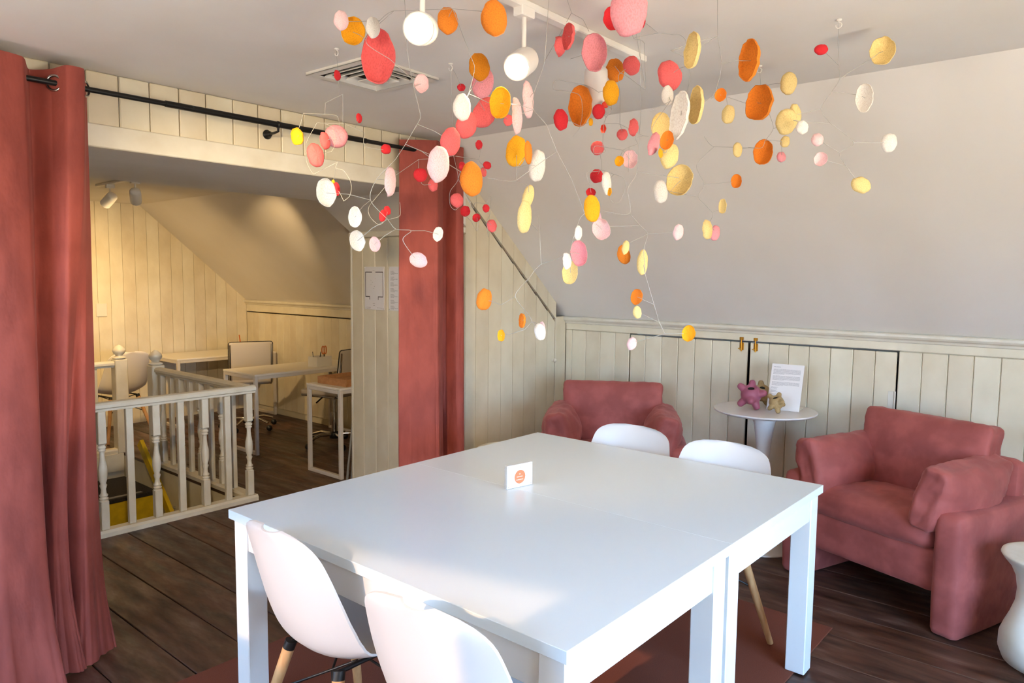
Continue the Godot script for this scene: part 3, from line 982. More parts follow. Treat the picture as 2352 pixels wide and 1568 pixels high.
	while z < ZF:
		var z2 := minf(z + 0.1205, ZF)
		var g2 := Geo.new()
		var a := z + 0.0015
		var b := z2 - 0.0015
		g2.prism(PackedVector2Array([Vector2(a, 0.0), Vector2(b, 0.0), Vector2(b, minf(2.24, slope_y(b) + 0.02)), Vector2(a, minf(2.24, slope_y(a) + 0.02))]), Vector3(XFAR - 0.018, 0, 0), Vector3(0, 0, 1), Vector3(0, 1, 0), Vector3(0.018, 0, 0))
		part(wg, "wall_board", g2.mesh(), [M.paint, M.paint2, M.paint3][k % 3])
		z = z2
		k += 1
	bx(wg, "light_switch", Vector3(XFAR, 1.10, -2.86), Vector3(XFAR + 0.012, 1.23, -2.76), M.switch, 0.004, "square cream light switch plate")

func build_partition() -> void:
	# thick wall between the rooms: header over the wide opening, boarded jamb, eaves cupboard with a raked door
	var wl := setting("wall_left")
	bx(wl, "header_core", Vector3(XB, 2.04, -3.0), Vector3(XP - 0.016, 2.46, ZF), M.plaster, 0.0)
	var g := Geo.new()   # raked corner of the opening
	g.prism(PackedVector2Array([Vector2(-3.0, 2.04), Vector2(-3.0, 2.34), Vector2(-3.33, 2.15), Vector2(-3.33, 1.80), Vector2(-3.28, 1.84)]), Vector3(XB, 0, 0), Vector3(0, 0, 1), Vector3(0, 1, 0), Vector3(XP - 0.004 - XB, 0, 0))
	part(wl, "raked_soffit", g.mesh(), M.plaster)
	var hz := [-2.99, -2.87, -2.745, -2.62, -2.497, -2.373, -2.248, -2.124, -2.0, -1.878, -1.752, -1.625, -1.505, -1.381, -1.259, -1.137, -1.012, -0.89, -0.768, -0.646, -0.524, -0.402, -0.28]
	for k in hz.size() - 1:
		bx(wl, "header_board", Vector3(XP - 0.016, 2.10, hz[k] + 0.002), Vector3(XP, CEIL - 0.002, hz[k + 1] - 0.002), [M.paint, M.paint2, M.paint3][(k * 2) % 3], 0.004)
	# solid end of the wall beyond the left curtain
	bx(wl, "wall_core", Vector3(XB, -0.16, -0.25), Vector3(XP, 2.46, ZF), M.plaster, 0.0)
	# jamb
	bx(wl, "jamb_core", Vector3(XB + 0.004, 0.0, -3.34), Vector3(XP - 0.02, 1.83, -3.296), M.paint, 0.0)
	var jx := [-4.328, -4.205, -4.068, -3.932, -3.8, -3.67, -3.54, -3.41, -3.29, -3.182]
	for k in jx.size() - 1:
		bx(wl, "jamb_board", Vector3(jx[k] + 0.002, 0.001, -3.296), Vector3(jx[k + 1] - 0.002, 1.79, -3.28), [M.paint, M.paint3, M.paint2][k % 3], 0.004)
	bx(wl, "jamb_post", Vector3(XB, 0.001, -3.35), Vector3(-4.328, 1.83, -3.276), M.trim, 0.005)
	bx(wl, "jamb_cap", Vector3(XB - 0.004, 1.792, -3.34), Vector3(XP - 0.004, 1.834, -3.268), M.trim, 0.006)
	g = Geo.new()   # side of the cupboard towards the stair room
	g.prism(PackedVector2Array([Vector2(-4.36, 0), Vector2(-3.34, 0), Vector2(-3.34, 2.1), Vector2(-4.36, 1.25)]), Vector3(XB, 0, 0), Vector3(0, 0, 1), Vector3(0, 1, 0), Vector3(0.03, 0, 0))
	part(wl, "cupboard_side", g.mesh(), M.paint)
	# boards above and beside the raked door
	var dz := [-4.35, -4.222]
	bx(wl, "door_post", Vector3(XP - 0.02, 0.001, -4.348), Vector3(XP, 1.24, -4.226), M.paint, 0.003)
	var seams := [-4.216, -4.127, -3.996, -3.865, -3.744, -3.623, -3.498, -3.377, -3.282]
	var drop := 0.118
	for k in seams.size() - 1:
		var a: float = seams[k] + (0.0015 if k > 0 else -0.01)
		var b: float = seams[k + 1] - 0.0015
		g = Geo.new()
		g.prism(PackedVector2Array([Vector2(a, slope_y(a) - drop), Vector2(b, slope_y(b) - drop), Vector2(b, minf(slope_y(b) + 0.01, 2.34)), Vector2(a, minf(slope_y(a) + 0.01, 2.34))]), Vector3(XP - 0.02, 0, 0), Vector3(0, 0, 1), Vector3(0, 1, 0), Vector3(0.02, 0, 0))
		part(wl, "wall_board", g.mesh(), [M.paint, M.paint2, M.paint3][k % 3])
	var d1 := setting("door_1")
	for k in seams.size() - 1:
		var a: float = seams[k] + 0.0018
		var b: float = seams[k + 1] - 0.0018
		g = Geo.new()
		g.prism(PackedVector2Array([Vector2(a, 0.01), Vector2(b, 0.01), Vector2(b, slope_y(b) - drop - 0.020), Vector2(a, slope_y(a) - drop - 0.030)]), Vector3(XP - 0.022, 0, 0), Vector3(0, 0, 1), Vector3(0, 1, 0), Vector3(0.02, 0, 0))
		part(d1, "door_board", g.mesh(), [M.paint3, M.paint, M.paint2, M.paint][k % 4])
	g = Geo.new()
	g.lathe([Vector2(0.008, 0), Vector2(0.007, 0.012), Vector2(0.014, 0.02), Vector2(0.015, 0.028), Vector2(0.009, 0.035), Vector2(0.0, 0.036)], 14)
	part(d1, "door_knob", g.mesh(), M.trim, Transform3D(Basis(Vector3(0, 0, 1), -PI / 2), Vector3(XP - 0.002, 0.925, -4.19)))
	# fascia along the bottom of the header
	var t1 := setting("trim_1")
	bx(t1, "fascia_board", Vector3(XP - 0.016, 2.022, -3.02), Vector3(XP + 0.012, 2.114, -0.25), M.trim, 0.004)

func build_back_wall() -> void:
	var wb := setting("wall_back")
	var xl := XFAR - 0.1
	bx(wb, "wall_core", Vector3(xl, -0.16, -4.75), Vector3(XR + 0.1, 1.5, -4.6), M.dark, 0.0)
	for r in [[XB - 0.05, -2.645], [-0.935, XR]]:
		bx(wb, "wall_core", Vector3(r[0], -0.1, -4.6), Vector3(r[1], 1.22, ZB - 0.017), M.paint, 0.0)
	bx(wb, "wall_core", Vector3(xl, -0.1, -4.6), Vector3(XB - 0.05, 1.098, ZB - 0.017), M.paint, 0.0)
	bx(wb, "wall_core", Vector3(xl, 1.112, -4.6), Vector3(XB - 0.05, 1.22, ZB - 0.017), M.paint, 0.0)
	bx(wb, "wall_core", Vector3(-2.645, 1.146, -4.6), Vector3(-0.935, 1.22, ZB - 0.017), M.paint, 0.0)
	bx(wb, "wall_rail", Vector3(XP, 1.144, ZB - 0.017), Vector3(XR, 1.2, ZB + 0.001), M.paint3, 0.003)
	bx(wb, "wall_post", Vector3(XP, 0.001, ZB - 0.017), Vector3(-3.125, 1.142, ZB), M.paint, 0.003)
	var seams := [-3.125, -3.002, -2.88, -2.752, -2.636]
	for k in seams.size() - 1:
		bx(wb, "wall_board", Vector3(seams[k] + 0.001, 0.001, ZB - 0.017), Vector3(seams[k + 1] - 0.001, 1.141, ZB - 0.002), [M.paint, M.paint2, M.paint3][k % 3], 0.0035)
	seams = [-0.943, -0.83, -0.709, -0.594, -0.477, -0.36, -0.24, -0.12, 0.0, 0.12, 0.24, 0.36, 0.48, 0.6, 0.72, 0.84, 0.96, 1.08, 1.2, 1.32, 1.4]
	for k in seams.size() - 1:
		bx(wb, "wall_board", Vector3(seams[k] + 0.001, 0.001, ZB - 0.017), Vector3(seams[k + 1] - 0.001, 1.141, ZB - 0.002), [M.paint3, M.paint, M.paint2][k % 3], 0.0035)
	# stair room part of the low wall: wide boards
	var x := XFAR
	var k2 := 0
	while x < XB - 0.01:
		var x2 := minf(x + 0.124, XB)
		bx(wb, "wall_board", Vector3(x + 0.001, 0.06, ZB - 0.017), Vector3(x2 - 0.001, 1.10, ZB - 0.002), [M.paint, M.paint2, M.paint3][k2 % 3], 0.002)
		x = x2
		k2 += 1
	bx(wb, "wall_rail", Vector3(XFAR, 1.112, ZB - 0.017), Vector3(XB, 1.2, ZB + 0.002), M.paint3, 0.003)
	# moulding on top
	for r in [[XP, XR], [XFAR, XB]]:
		var t := setting("trim_%d" % (2 if r[0] == XP else 3))
		var g := Geo.new()
		g.prism(PackedVector2Array([Vector2(0, 1.188), Vector2(0.012, 1.192), Vector2(0.016, 1.204), Vector2(0.03, 1.212), Vector2(0.036, 1.222), Vector2(0.036, 1.234), Vector2(0.028, 1.24), Vector2(-0.02, 1.24)]), Vector3(r[0], 0, ZB), Vector3(0, 0, 1), Vector3(0, 1, 0), Vector3(r[1] - r[0], 0, 0))
		part(t, "moulding", g.mesh(), M.trim)
	# two cupboard doors
	var dd := [[-2.628, -2.508, -2.385, -2.263, -2.144, -2.024, -1.902, -1.789], [-1.774, -1.656, -1.538, -1.419, -1.299, -1.176, -1.061, -0.951]]
	for n in 2:
		var d := setting("door_%d" % (n + 2))
		var s: Array = dd[n]
		for k in s.size() - 1:
			bx(d, "door_board", Vector3(s[k] + 0.0012, 0.012, ZB - 0.017), Vector3(s[k + 1] - 0.0012, 1.134, ZB - 0.001), [M.paint, M.paint3, M.paint2, M.paint][(k + n) % 4], 0.0035)
		bx(d, "door_batten", Vector3(s[0] + 0.02, 0.9, ZB - 0.035), Vector3(s[7] - 0.02, 1.0, ZB - 0.017), M.paint, 0.0)
		var lx := -1.826 if n == 0 else -1.737
		var latch := bx(d, "latch", Vector3(lx - 0.013, 1.085, ZB - 0.001), Vector3(lx + 0.013, 1.132, ZB + 0.004), M.brass, 0.0015, "small brass bolt latch")
		var g := Geo.new()
		g.tube(PackedVector3Array([Vector3(0, -0.03, 0.007), Vector3(0, 0.055, 0.007)]), 0.0045, 10)
		part(latch, "bolt", g.mesh(), M.brass)
		g = Geo.new()
		g.tube(PackedVector3Array([Vector3(0, -0.012, 0.007), Vector3(-0.016, -0.014, 0.018)]), 0.003, 8)
		part(latch, "bolt_knob", g.mesh(), M.brass)
		bx(d, "bolt_keeper", Vector3(lx - 0.012, 1.148, ZB), Vector3(lx + 0.012, 1.166, ZB + 0.012), M.brass, 0.002)
		if n == 1:
			var hg := bx(d, "hinge", Vector3(-0.985, 0.82, ZB - 0.001), Vector3(-0.957, 0.92, ZB + 0.003), M.trim, 0.001, "painted over hinge")
			g = Geo.new()
			g.tube(PackedVector3Array([Vector3(0.02, -0.05, 0.003), Vector3(0.02, 0.05, 0.003)]), 0.005, 8)
			part(hg, "hinge_pin", g.mesh(), M.trim)

func spindle(h0: float, h1: float) -> ArrayMesh:   # turned baluster between h0 and h1
	var g := Geo.new()
	var s := 0.022
	g.hull(Vector3(-s, h0, -s), Vector3(s, h0 + 0.17, s), 0.004)
	g.hull(Vector3(-s, h1 - 0.19, -s), Vector3(s, h1, s), 0.004)
	var a := h0 + 0.17
	var b := h1 - 0.19
	var pr := []
	for q in [[0.0, 0.021], [0.015, 0.014], [0.03, 0.02], [0.05, 0.02], [0.065, 0.012], [0.08, 0.018], [0.10, 0.019], [0.13, 0.013], [0.2, 0.011], [0.27, 0.017], [0.30, 0.012], [0.36, 0.017], [0.46, 0.0205], [0.58, 0.0195], [0.70, 0.013], [0.80, 0.0105], [0.86, 0.011], [0.875, 0.018], [0.895, 0.018], [0.905, 0.013], [0.925, 0.0195], [0.955, 0.0195], [0.97, 0.013], [1.0, 0.021]]:
		pr.append(Vector2(q[1] * 1.22, lerpf(a, b, q[0])))
	g.lathe(pr, 14)
	return g.mesh()

func balustrade(called: String, label: String, a: Vector3, b: Vector3, offs: Array, first_turned: bool) -> Node3D:
	var t := thing(called, label, "railing", a, 0.0)
	var d := (b - a)
	var len := d.length()
	var yaw := atan2(d.x, d.z)
	var bs := Basis(Vector3.UP, yaw)
	var tr := Transform3D(bs, Vector3.ZERO)
	var g := Geo.new()
	var prof := PackedVector2Array([Vector2(-0.024, 0.735), Vector2(0.024, 0.735), Vector2(0.026, 0.748), Vector2(0.036, 0.754), Vector2(0.036, 0.772), Vector2(0.026, 0.783), Vector2(0.01, 0.787), Vector2(-0.01, 0.787), Vector2(-0.026, 0.783), Vector2(-0.036, 0.772), Vector2(-0.036, 0.754), Vector2(-0.026, 0.748)])
	g.prism(prof, Vector3(0, 0, -0.03), Vector3(1, 0, 0), Vector3(0, 1, 0), Vector3(0, 0, len + 0.06))
	part(t, "handrail", g.mesh(), M.rail_paint, tr)
	g = Geo.new()
	g.prism(PackedVector2Array([Vector2(-0.04, 0.0), Vector2(0.04, 0.0), Vector2(0.04, 0.026), Vector2(0.03, 0.04), Vector2(-0.03, 0.04), Vector2(-0.04, 0.026)]), Vector3(0, 0, -0.03), Vector3(1, 0, 0), Vector3(0, 1, 0), Vector3(0, 0, len + 0.06))
	part(t, "bottom_rail", g.mesh(), M.rail_paint, tr)
	var turned := spindle(0.04, 0.735)
	var flat := cbox(Vector3(0.03, 0.695, 0.04), 0.003)
	var on := first_turned
	for o in offs:
		var p: Vector3 = bs * Vector3(0, 0, o)
		if on:
			part(t, "turned_baluster", turned, M.rail_paint, Transform3D(bs, p))
		else:
			part(t, "square_baluster", flat, M.rail_paint, Transform3D(bs, p + Vector3(0, 0.3875, 0)))
		on = not on
	return t

func newel(label: String, at: Vector3) -> void:
	var t := thing("newel_post", label, "post", at)
	bx(t, "post", Vector3(-0.05, 0.0, -0.05), Vector3(0.05, 0.80, 0.05), M.rail_paint, 0.006)
	var g := Geo.new()
	g.lathe([Vector2(0.034, 0.80), Vector2(0.052, 0.806), Vector2(0.052, 0.816), Vector2(0.032, 0.824), Vector2(0.026, 0.832), Vector2(0.042, 0.848), Vector2(0.05, 0.866), Vector2(0.047, 0.882), Vector2(0.034, 0.9), Vector2(0.018, 0.914), Vector2(0.0, 0.922)], 20)
	part(t, "acorn_finial", g.mesh(), M.rail_paint)

func build_stairs() -> void:
	var offs := []
	var k := 0
	while k < 13:
		offs.append(0.01 + 0.1525 * k)
		k += 1
	balustrade("balustrade", "white stair railing with turned spindles facing the curtain", Vector3(-4.46, 0, -2.525), Vector3(-4.46, 0, -0.36), offs, true)
	offs = []
	for j in 8:
		offs.append(0.16 + 0.155 * j)
	balustrade("balustrade", "white stair railing running back to the newel post by the desks", Vector3(-4.532, 0, -2.53), Vector3(-5.798, 0, -2.53), offs, false)
	balustrade("balustrade", "short white railing on the far side of the stairwell", Vector3(-6.51, 0, -2.419), Vector3(-6.51, 0, -0.36), [0.12, 0.26, 0.4, 0.55, 0.7, 0.85, 1.0, 1.15, 1.3, 1.45, 1.6], false)
	newel("white newel post with acorn finial, nearer the desks", Vector3(-5.88, 0, -2.53))
	newel("white newel post with acorn finial in front of the white plastic chair", Vector3(-6.51, 0, -2.5))
	# the stairwell itself
	var st := setting("wall_stairwell")
	bx(st, "stair_wall", Vector3(HOLE_X0 - 0.05, -2.0, HOLE_Z0 - 0.06), Vector3(HOLE_X1 + 0.05, -0.026, HOLE_Z0 - 0.002), M.paint3, 0.0)
	bx(st, "stair_wall", Vector3(HOLE_X0 - 0.05, -2.0, HOLE_Z1), Vector3(HOLE_X1 + 0.05, -0.026, HOLE_Z1 + 0.05), M.paint, 0.0)
	bx(st, "stair_wall", Vector3(HOLE_X1, -2.0, HOLE_Z0 - 0.05), Vector3(HOLE_X1 + 0.05, -0.026, HOLE_Z1 + 0.05), M.paint, 0.0)
	bx(st, "stair_wall", Vector3(HOLE_X0 - 0.05, -2.0, HOLE_Z0 - 0.05), Vector3(HOLE_X0, -0.026, HOLE_Z1 + 0.05), M.trim, 0.0)
	bx(st, "stair_floor", Vector3(HOLE_X0 - 0.05, -2.05, HOLE_Z0 - 0.05), Vector3(HOLE_X1 + 0.05, -2.0, HOLE_Z1 + 0.05), M.tread, 0.0)
	bx(st, "floor_edge", Vector3(HOLE_X0 - 0.002, -0.15, HOLE_Z0), Vector3(HOLE_X0 + 0.012, 0.0, HOLE_Z1), M.trim, 0.002)
	var t := thing("staircase", "dark carpeted stairs with bright yellow risers going down", "stairs", Vector3.ZERO)
	var y := -0.2
	var x := HOLE_X0 + 0.013
	var run := 0.62
	for n in 5:
		var x1 := x + run
		bx(t, "tread", Vector3(x, y - 0.03, HOLE_Z0 + 0.001), Vector3(x1 + 0.015, y, HOLE_Z1 - 0.001), M.tread, 0.006)
		bx(t, "nosing", Vector3(x1 - 0.06, y, HOLE_Z0 + 0.1), Vector3(x1 - 0.02, y + 0.003, HOLE_Z1 - 0.1), M.strip, 0.001)
		bx(t, "riser", Vector3(x1 - 0.02, y - 0.235, HOLE_Z0 + 0.001), Vector3(x1, y - 0.03, HOLE_Z1 - 0.001), M.yellow, 0.002)
		x = x1
		y -= 0.235
		run = 0.25
	var hr := thing("stair_handrail", "sloping flat yellow handrail on the cream stairwell wall", "handrail")
	var g := Geo.new()
	g.beam(Vector3(-6.0, 0.17, -2.44), Vector3(-4.95, -0.82, -2.44), 0.03, 0.075)
	part(hr, "rail", g.mesh(), M.yellow)
	for p in [0.45, 0.8]:
		g = Geo.new()
		var c := Vector3(-6.0, 0.17, -2.44).lerp(Vector3(-4.95, -0.82, -2.44), p)
		g.tube(PackedVector3Array([c, Vector3(c.x, c.y, HOLE_Z0)]), 0.01, 8)
		part(hr, "bracket", g.mesh(), M.steel)

func plan_at(nodes: Array, t: float) -> Vector2:   # smooth path through plan nodes (z, x)
	var f := t * (nodes.size() - 1)
	var k := mini(int(f), nodes.size() - 2)
	var p0: Vector2 = nodes[maxi(k - 1, 0)]
	var p1: Vector2 = nodes[k]
	var p2: Vector2 = nodes[k + 1]
	var p3: Vector2 = nodes[mini(k + 2, nodes.size() - 1)]
	return p1.cubic_interpolate(p2, p0.lerp(p1, 0.45), p3.lerp(p2, 0.45), f - k)

func curtain_mesh(top_nodes: Array, low_nodes: Array, seed: int, y0: float, y1: float) -> ArrayMesh:
	var fn := FastNoiseLite.new()
	fn.seed = seed
	fn.frequency = 0.9
	var n := 24 * (top_nodes.size() - 1)
	var rows := []
	var ny := 44
	for j in ny + 1:
		var t := float(j) / ny
		var y := lerpf(y0, y1, pow(t, 0.85))
		var fall := 1.0 - t
		var mixed := smoothstep(0.0, 1.0, fall)
		var pl := PackedVector2Array()
		for k in n + 1:
			var u := float(k) / n
			var p := plan_at(top_nodes, u).lerp(plan_at(low_nodes, u), mixed)
			var wob := 0.014 * fn.get_noise_2d(u * 4.0, y * 0.6) * (0.25 + fall)
			var crush := pow(fall, 14.0)   # the hem breaks on the floor
			var xx := p.y + wob + crush * (0.06 + 0.07 * fn.get_noise_2d(u * 14.0, 3.0))
			pl.append(Vector2(xx, p.x + wob * 0.6 + crush * 0.03 * sin(u * 23.0)))
		var front := PackedVector3Array()
		var back := PackedVector3Array()
		for k in n + 1:
			var d := (pl[mini(k + 1, n)] - pl[maxi(k - 1, 0)]).normalized()
			var nr := Vector2(-d.y, d.x) * 0.0028
			var dip := 0.0
			if j == ny:
				dip = 0.12 * (pl[k].x + 3.08)
			front.append(Vector3(pl[k].x + nr.x, y + dip, pl[k].y + nr.y))
			back.append(Vector3(pl[k].x - nr.x, y + dip, pl[k].y - nr.y))
		back.reverse()
		front.append_array(back)
		rows.append(front)
	var g := Geo.new()
	g.grid(rows, true)
	var top: PackedVector3Array = rows[ny]
	for k in n:
		g.quad(top[k], top[2 * n + 1 - k], top[2 * n - k], top[k + 1])
	return g.mesh()

func grommet(parent: Node3D, at: Vector3, turn: float) -> void:
	var g := Geo.new()
	var rows := []
	for a in 25:
		var t := TAU * a / 24.0
		var row := PackedVector3Array()
		for b in 10:
			var s := TAU * b / 10.0
			row.append(Vector3((0.027 + 0.005 * cos(s)) * cos(t), (0.027 + 0.005 * cos(s)) * sin(t), 0.004 * sin(s)))
		rows.append(row)
	g.grid(rows, true)
	part(parent, "grommet", g.mesh(), M.steel, Transform3D(Basis(Vector3.UP, deg_to_rad(turn)), at), "round steel eyelet")

func build_curtains() -> void:
	var xc := -3.08
	var rod := thing("curtain_rod", "black telescopic curtain rod across the header boards", "curtain rod", Vector3(xc, 2.22, -1.5))
	for s in [[1.15, 0.1, 0.0105], [0.1, -0.93, 0.0135], [-0.93, -1.36, 0.0105]]:
		var g := Geo.new()
		g.tube(PackedVector3Array([Vector3(0, 0, s[0]), Vector3(0, 0, s[1])]), s[2], 16)
		part(rod, "tube", g.mesh(), M.rod)
	var b := Geo.new()
	b.tube(PackedVector3Array([Vector3(0, -0.006, -0.42), Vector3(0, -0.03, -0.42), Vector3(-0.03, -0.034, -0.42), Vector3(-0.099, -0.034, -0.42)]), 0.006, 10)
	b.lathe([Vector2(0.0, 0), Vector2(0.02, 0), Vector2(0.02, 0.006), Vector2(0.0, 0.012)], 16, Vector3(0, 0, 0))
	var br := Geo.new()
	br.add(b)
	part(rod, "bracket_arm", br.mesh(), M.rod, Transform3D.IDENTITY)
	b = Geo.new()
	b.lathe([Vector2(0.0, 0.0), Vector2(0.022, 0.001), Vector2(0.022, 0.006), Vector2(0.012, 0.012), Vector2(0.012, 0.03), Vector2(0.0, 0.032)], 18)
	part(rod, "wall_plate", b.mesh(), M.rod, Transform3D(Basis(Vector3(0, 0, 1), -PI / 2), Vector3(-0.099, -0.034, -0.42)))
	b = Geo.new()
	b.lathe([Vector2(0.0, -0.006), Vector2(0.016, -0.005), Vector2(0.016, 0.005), Vector2(0.0, 0.006)], 16)
	part(rod, "bracket_ring", b.mesh(), M.rod, Transform3D(Basis(Vector3(1, 0, 0), PI / 2), Vector3(0, 0, -0.42)))
	var cl := thing("curtain", "long dusty red velvet curtain gathered beside the camera, hem on the floor", "curtain", Vector3.ZERO, 0.0, "velvet eyelet curtains")
	part(cl, "drape", curtain_mesh([Vector2(-0.30, -3.1), Vector2(-0.37, -3.03), Vector2(-0.46, -3.13), Vector2(-0.56, -3.02), Vector2(-0.66, -3.14), Vector2(-0.77, -3.02), Vector2(-0.88, -3.035), Vector2(-0.93, -3.145), Vector2(-0.99, -3.10), Vector2(-1.02, -3.03), Vector2(-1.075, -3.03), Vector2(-1.11, -3.13), Vector2(-1.128, -3.16)], [Vector2(-0.24, -3.1), Vector2(-0.34, -2.98), Vector2(-0.44, -3.12), Vector2(-0.53, -2.98), Vector2(-0.63, -3.14), Vector2(-0.72, -2.97), Vector2(-0.86, -2.985), Vector2(-0.9, -3.15), Vector2(-0.915, -3.06), Vector2(-0.955, -3.06), Vector2(-0.975, -3.15), Vector2(-1.02, -3.05), Vector2(-1.095, -3.13)], 3, 0.004, 2.275), M.velvet)
	grommet(cl, Vector3(xc, 2.22, -0.993), 40.0)
	grommet(cl, Vector3(xc, 2.22, -0.89), -40.0)
	grommet(cl, Vector3(xc, 2.22, -1.098), -50.0)
	var cr := thing("curtain", "dusty red velvet curtain hanging between the board wall and the stair opening", "curtain", Vector3.ZERO, 0.0, "velvet eyelet curtains")
	part(cr, "drape", curtain_mesh([Vector2(-2.69, -3.12), Vector2(-2.74, -3.09), Vector2(-2.86, -3.03), Vector2(-2.885, -3.02), Vector2(-2.97, -3.07), Vector2(-3.04, -3.15), Vector2(-3.065, -3.13), Vector2(-3.075, -3.06), Vector2(-3.12, -3.05), Vector2(-3.165, -3.10)], [Vector2(-2.69, -3.14), Vector2(-2.75, -3.09), Vector2(-2.855, -3.01), Vector2(-2.88, -3.0), Vector2(-2.96, -3.06), Vector2(-3.035, -3.15), Vector2(-3.06, -3.13), Vector2(-3.07, -3.05), Vector2(-3.12, -3.04), Vector2(-3.17, -3.10)], 8, 0.004, 2.275), M.velvet)
	grommet(cr, Vector3(xc, 2.22, -2.785), 55.0)

func build_tables() -> void:
	var label := ["plain white dining table, the half nearer the velvet armchairs", "plain white dining table, the half nearer the two front chairs"]
	var proto: Node3D
	for n in 2:
		var zc := -2.4358 if n == 0 else -1.6047
		var at := Vector3(-1.552, 0.0065, zc)
		if n == 1:
			copy(proto, label[1], at, 0.0, "dining_table")
			continue
		proto = thing("dining_table", label[0], "table", at, 0.0, "two white tables pushed together")
		var hx := 0.699
		var hz := 0.4155
		bx(proto, "tabletop", Vector3(-hx, 0.703, -hz), Vector3(hx, 0.7335, hz), M.table, 0.0012)
		for s in [[-1, -1], [1, -1], [1, 1], [-1, 1]]:
			var c := Vector3(s[0] * (hx - 0.05), 0, s[1] * (hz - 0.05))
			bx(proto, "leg", c + Vector3(-0.037, 0.0, -0.037), c + Vector3(0.037, 0.703, 0.037), M.table_side, 0.003)
		for s in [-1.0, 1.0]:
			bx(proto, "apron", Vector3(-hx + 0.088, 0.605, s * (hz - 0.03) - 0.01), Vector3(hx - 0.088, 0.703, s * (hz - 0.03) + 0.01), M.table_side, 0.002)
			bx(proto, "apron", Vector3(s * (hx - 0.03) - 0.01, 0.605, -hz + 0.088), Vector3(s * (hx - 0.03) + 0.01, 0.703, hz - 0.088), M.table_side, 0.002)

func shell_mesh() -> ArrayMesh:
	var pts := [Vector2(0.238, 0.408), Vector2(0.226, 0.428), Vector2(0.19, 0.441), Vector2(0.12, 0.441), Vector2(0.03, 0.43), Vector2(-0.06, 0.422), Vector2(-0.12, 0.432), Vector2(-0.165, 0.468), Vector2(-0.195, 0.535), Vector2(-0.218, 0.62), Vector2(-0.238, 0.71), Vector2(-0.252, 0.775), Vector2(-0.262, 0.815)]
	var wid := [0.20, 0.212, 0.222, 0.228, 0.232, 0.236, 0.237, 0.236, 0.232, 0.224, 0.21, 0.19, 0.15]
	var curl := [0.0, 0.008, 0.016, 0.024, 0.034, 0.048, 0.062, 0.07, 0.066, 0.055, 0.042, 0.03, 0.02]
	var rows_o := []
	var rows_i := []
	var nv := 44
	var nu := 24
	for a in nv + 1:
		var t := float(a) / nv * (pts.size() - 1)
		var k := mini(int(t), pts.size() - 2)
		var f := t - k
		var p0: Vector2 = pts[maxi(k - 1, 0)]
		var p1: Vector2 = pts[k]
		var p2: Vector2 = pts[k + 1]
		var p3: Vector2 = pts[mini(k + 2, pts.size() - 1)]
		var p := p1.cubic_interpolate(p2, p0, p3, f)
		var q := p1.cubic_interpolate(p2, p0, p3, minf(f + 0.02, 1.0)) - p1.cubic_interpolate(p2, p0, p3, maxf(f - 0.02, 0.0))
		q = q.normalized()
		var nrm := Vector2(q.y, -q.x)   # towards the sitter (z, y)
		var w: float = cubic_interpolate(wid[k], wid[k + 1], wid[maxi(k - 1, 0)], wid[mini(k + 2, wid.size() - 1)], f)
		var top := clampf((float(a) / nv - 0.86) / 0.14, 0.0, 1.0)
		w = w * pow(1.0 - pow(top, 3.2) * 0.9, 0.5)
		var fr := clampf(1.0 - float(a) / nv / 0.1, 0.0, 1.0)
		w = w * (1.0 - 0.12 * fr * fr)
		var c: float = lerpf(curl[k], curl[k + 1], f)
		var ro := PackedVector3Array()
		var ri := PackedVector3Array()
		for b in nu + 1:
			var u := b * 2.0 / nu - 1.0
			var lift := c * pow(absf(u), 2.3)
			var x := u * w * (1.0 - 0.03 * absf(u))
			var o := Vector3(x, p.y + nrm.y * lift, p.x + nrm.x * lift)
			ri.append(o)
			ro.append(o - Vector3(0, nrm.y, nrm.x) * 0.007)
		rows_o.append(ro)
		rows_i.append(ri)
	var g := Geo.new()
	g.grid(rows_i, false, false)
	g.grid(rows_o, false, true)
	# rim
	var ring_i := PackedVector3Array()
	var ring_o := PackedVector3Array()
	for b in nu:
		ring_i.append(rows_i[0][b])
		ring_o.append(rows_o[0][b])
	for a in nv:
		ring_i.append(rows_i[a][nu])
		ring_o.append(rows_o[a][nu])
	for b in nu:
		ring_i.append(rows_i[nv][nu - b])
		ring_o.append(rows_o[nv][nu - b])
	for a in nv:
		ring_i.append(rows_i[nv - a][0])
		ring_o.append(rows_o[nv - a][0])
	g.grid([ring_o, ring_i], true)
	return g.mesh()

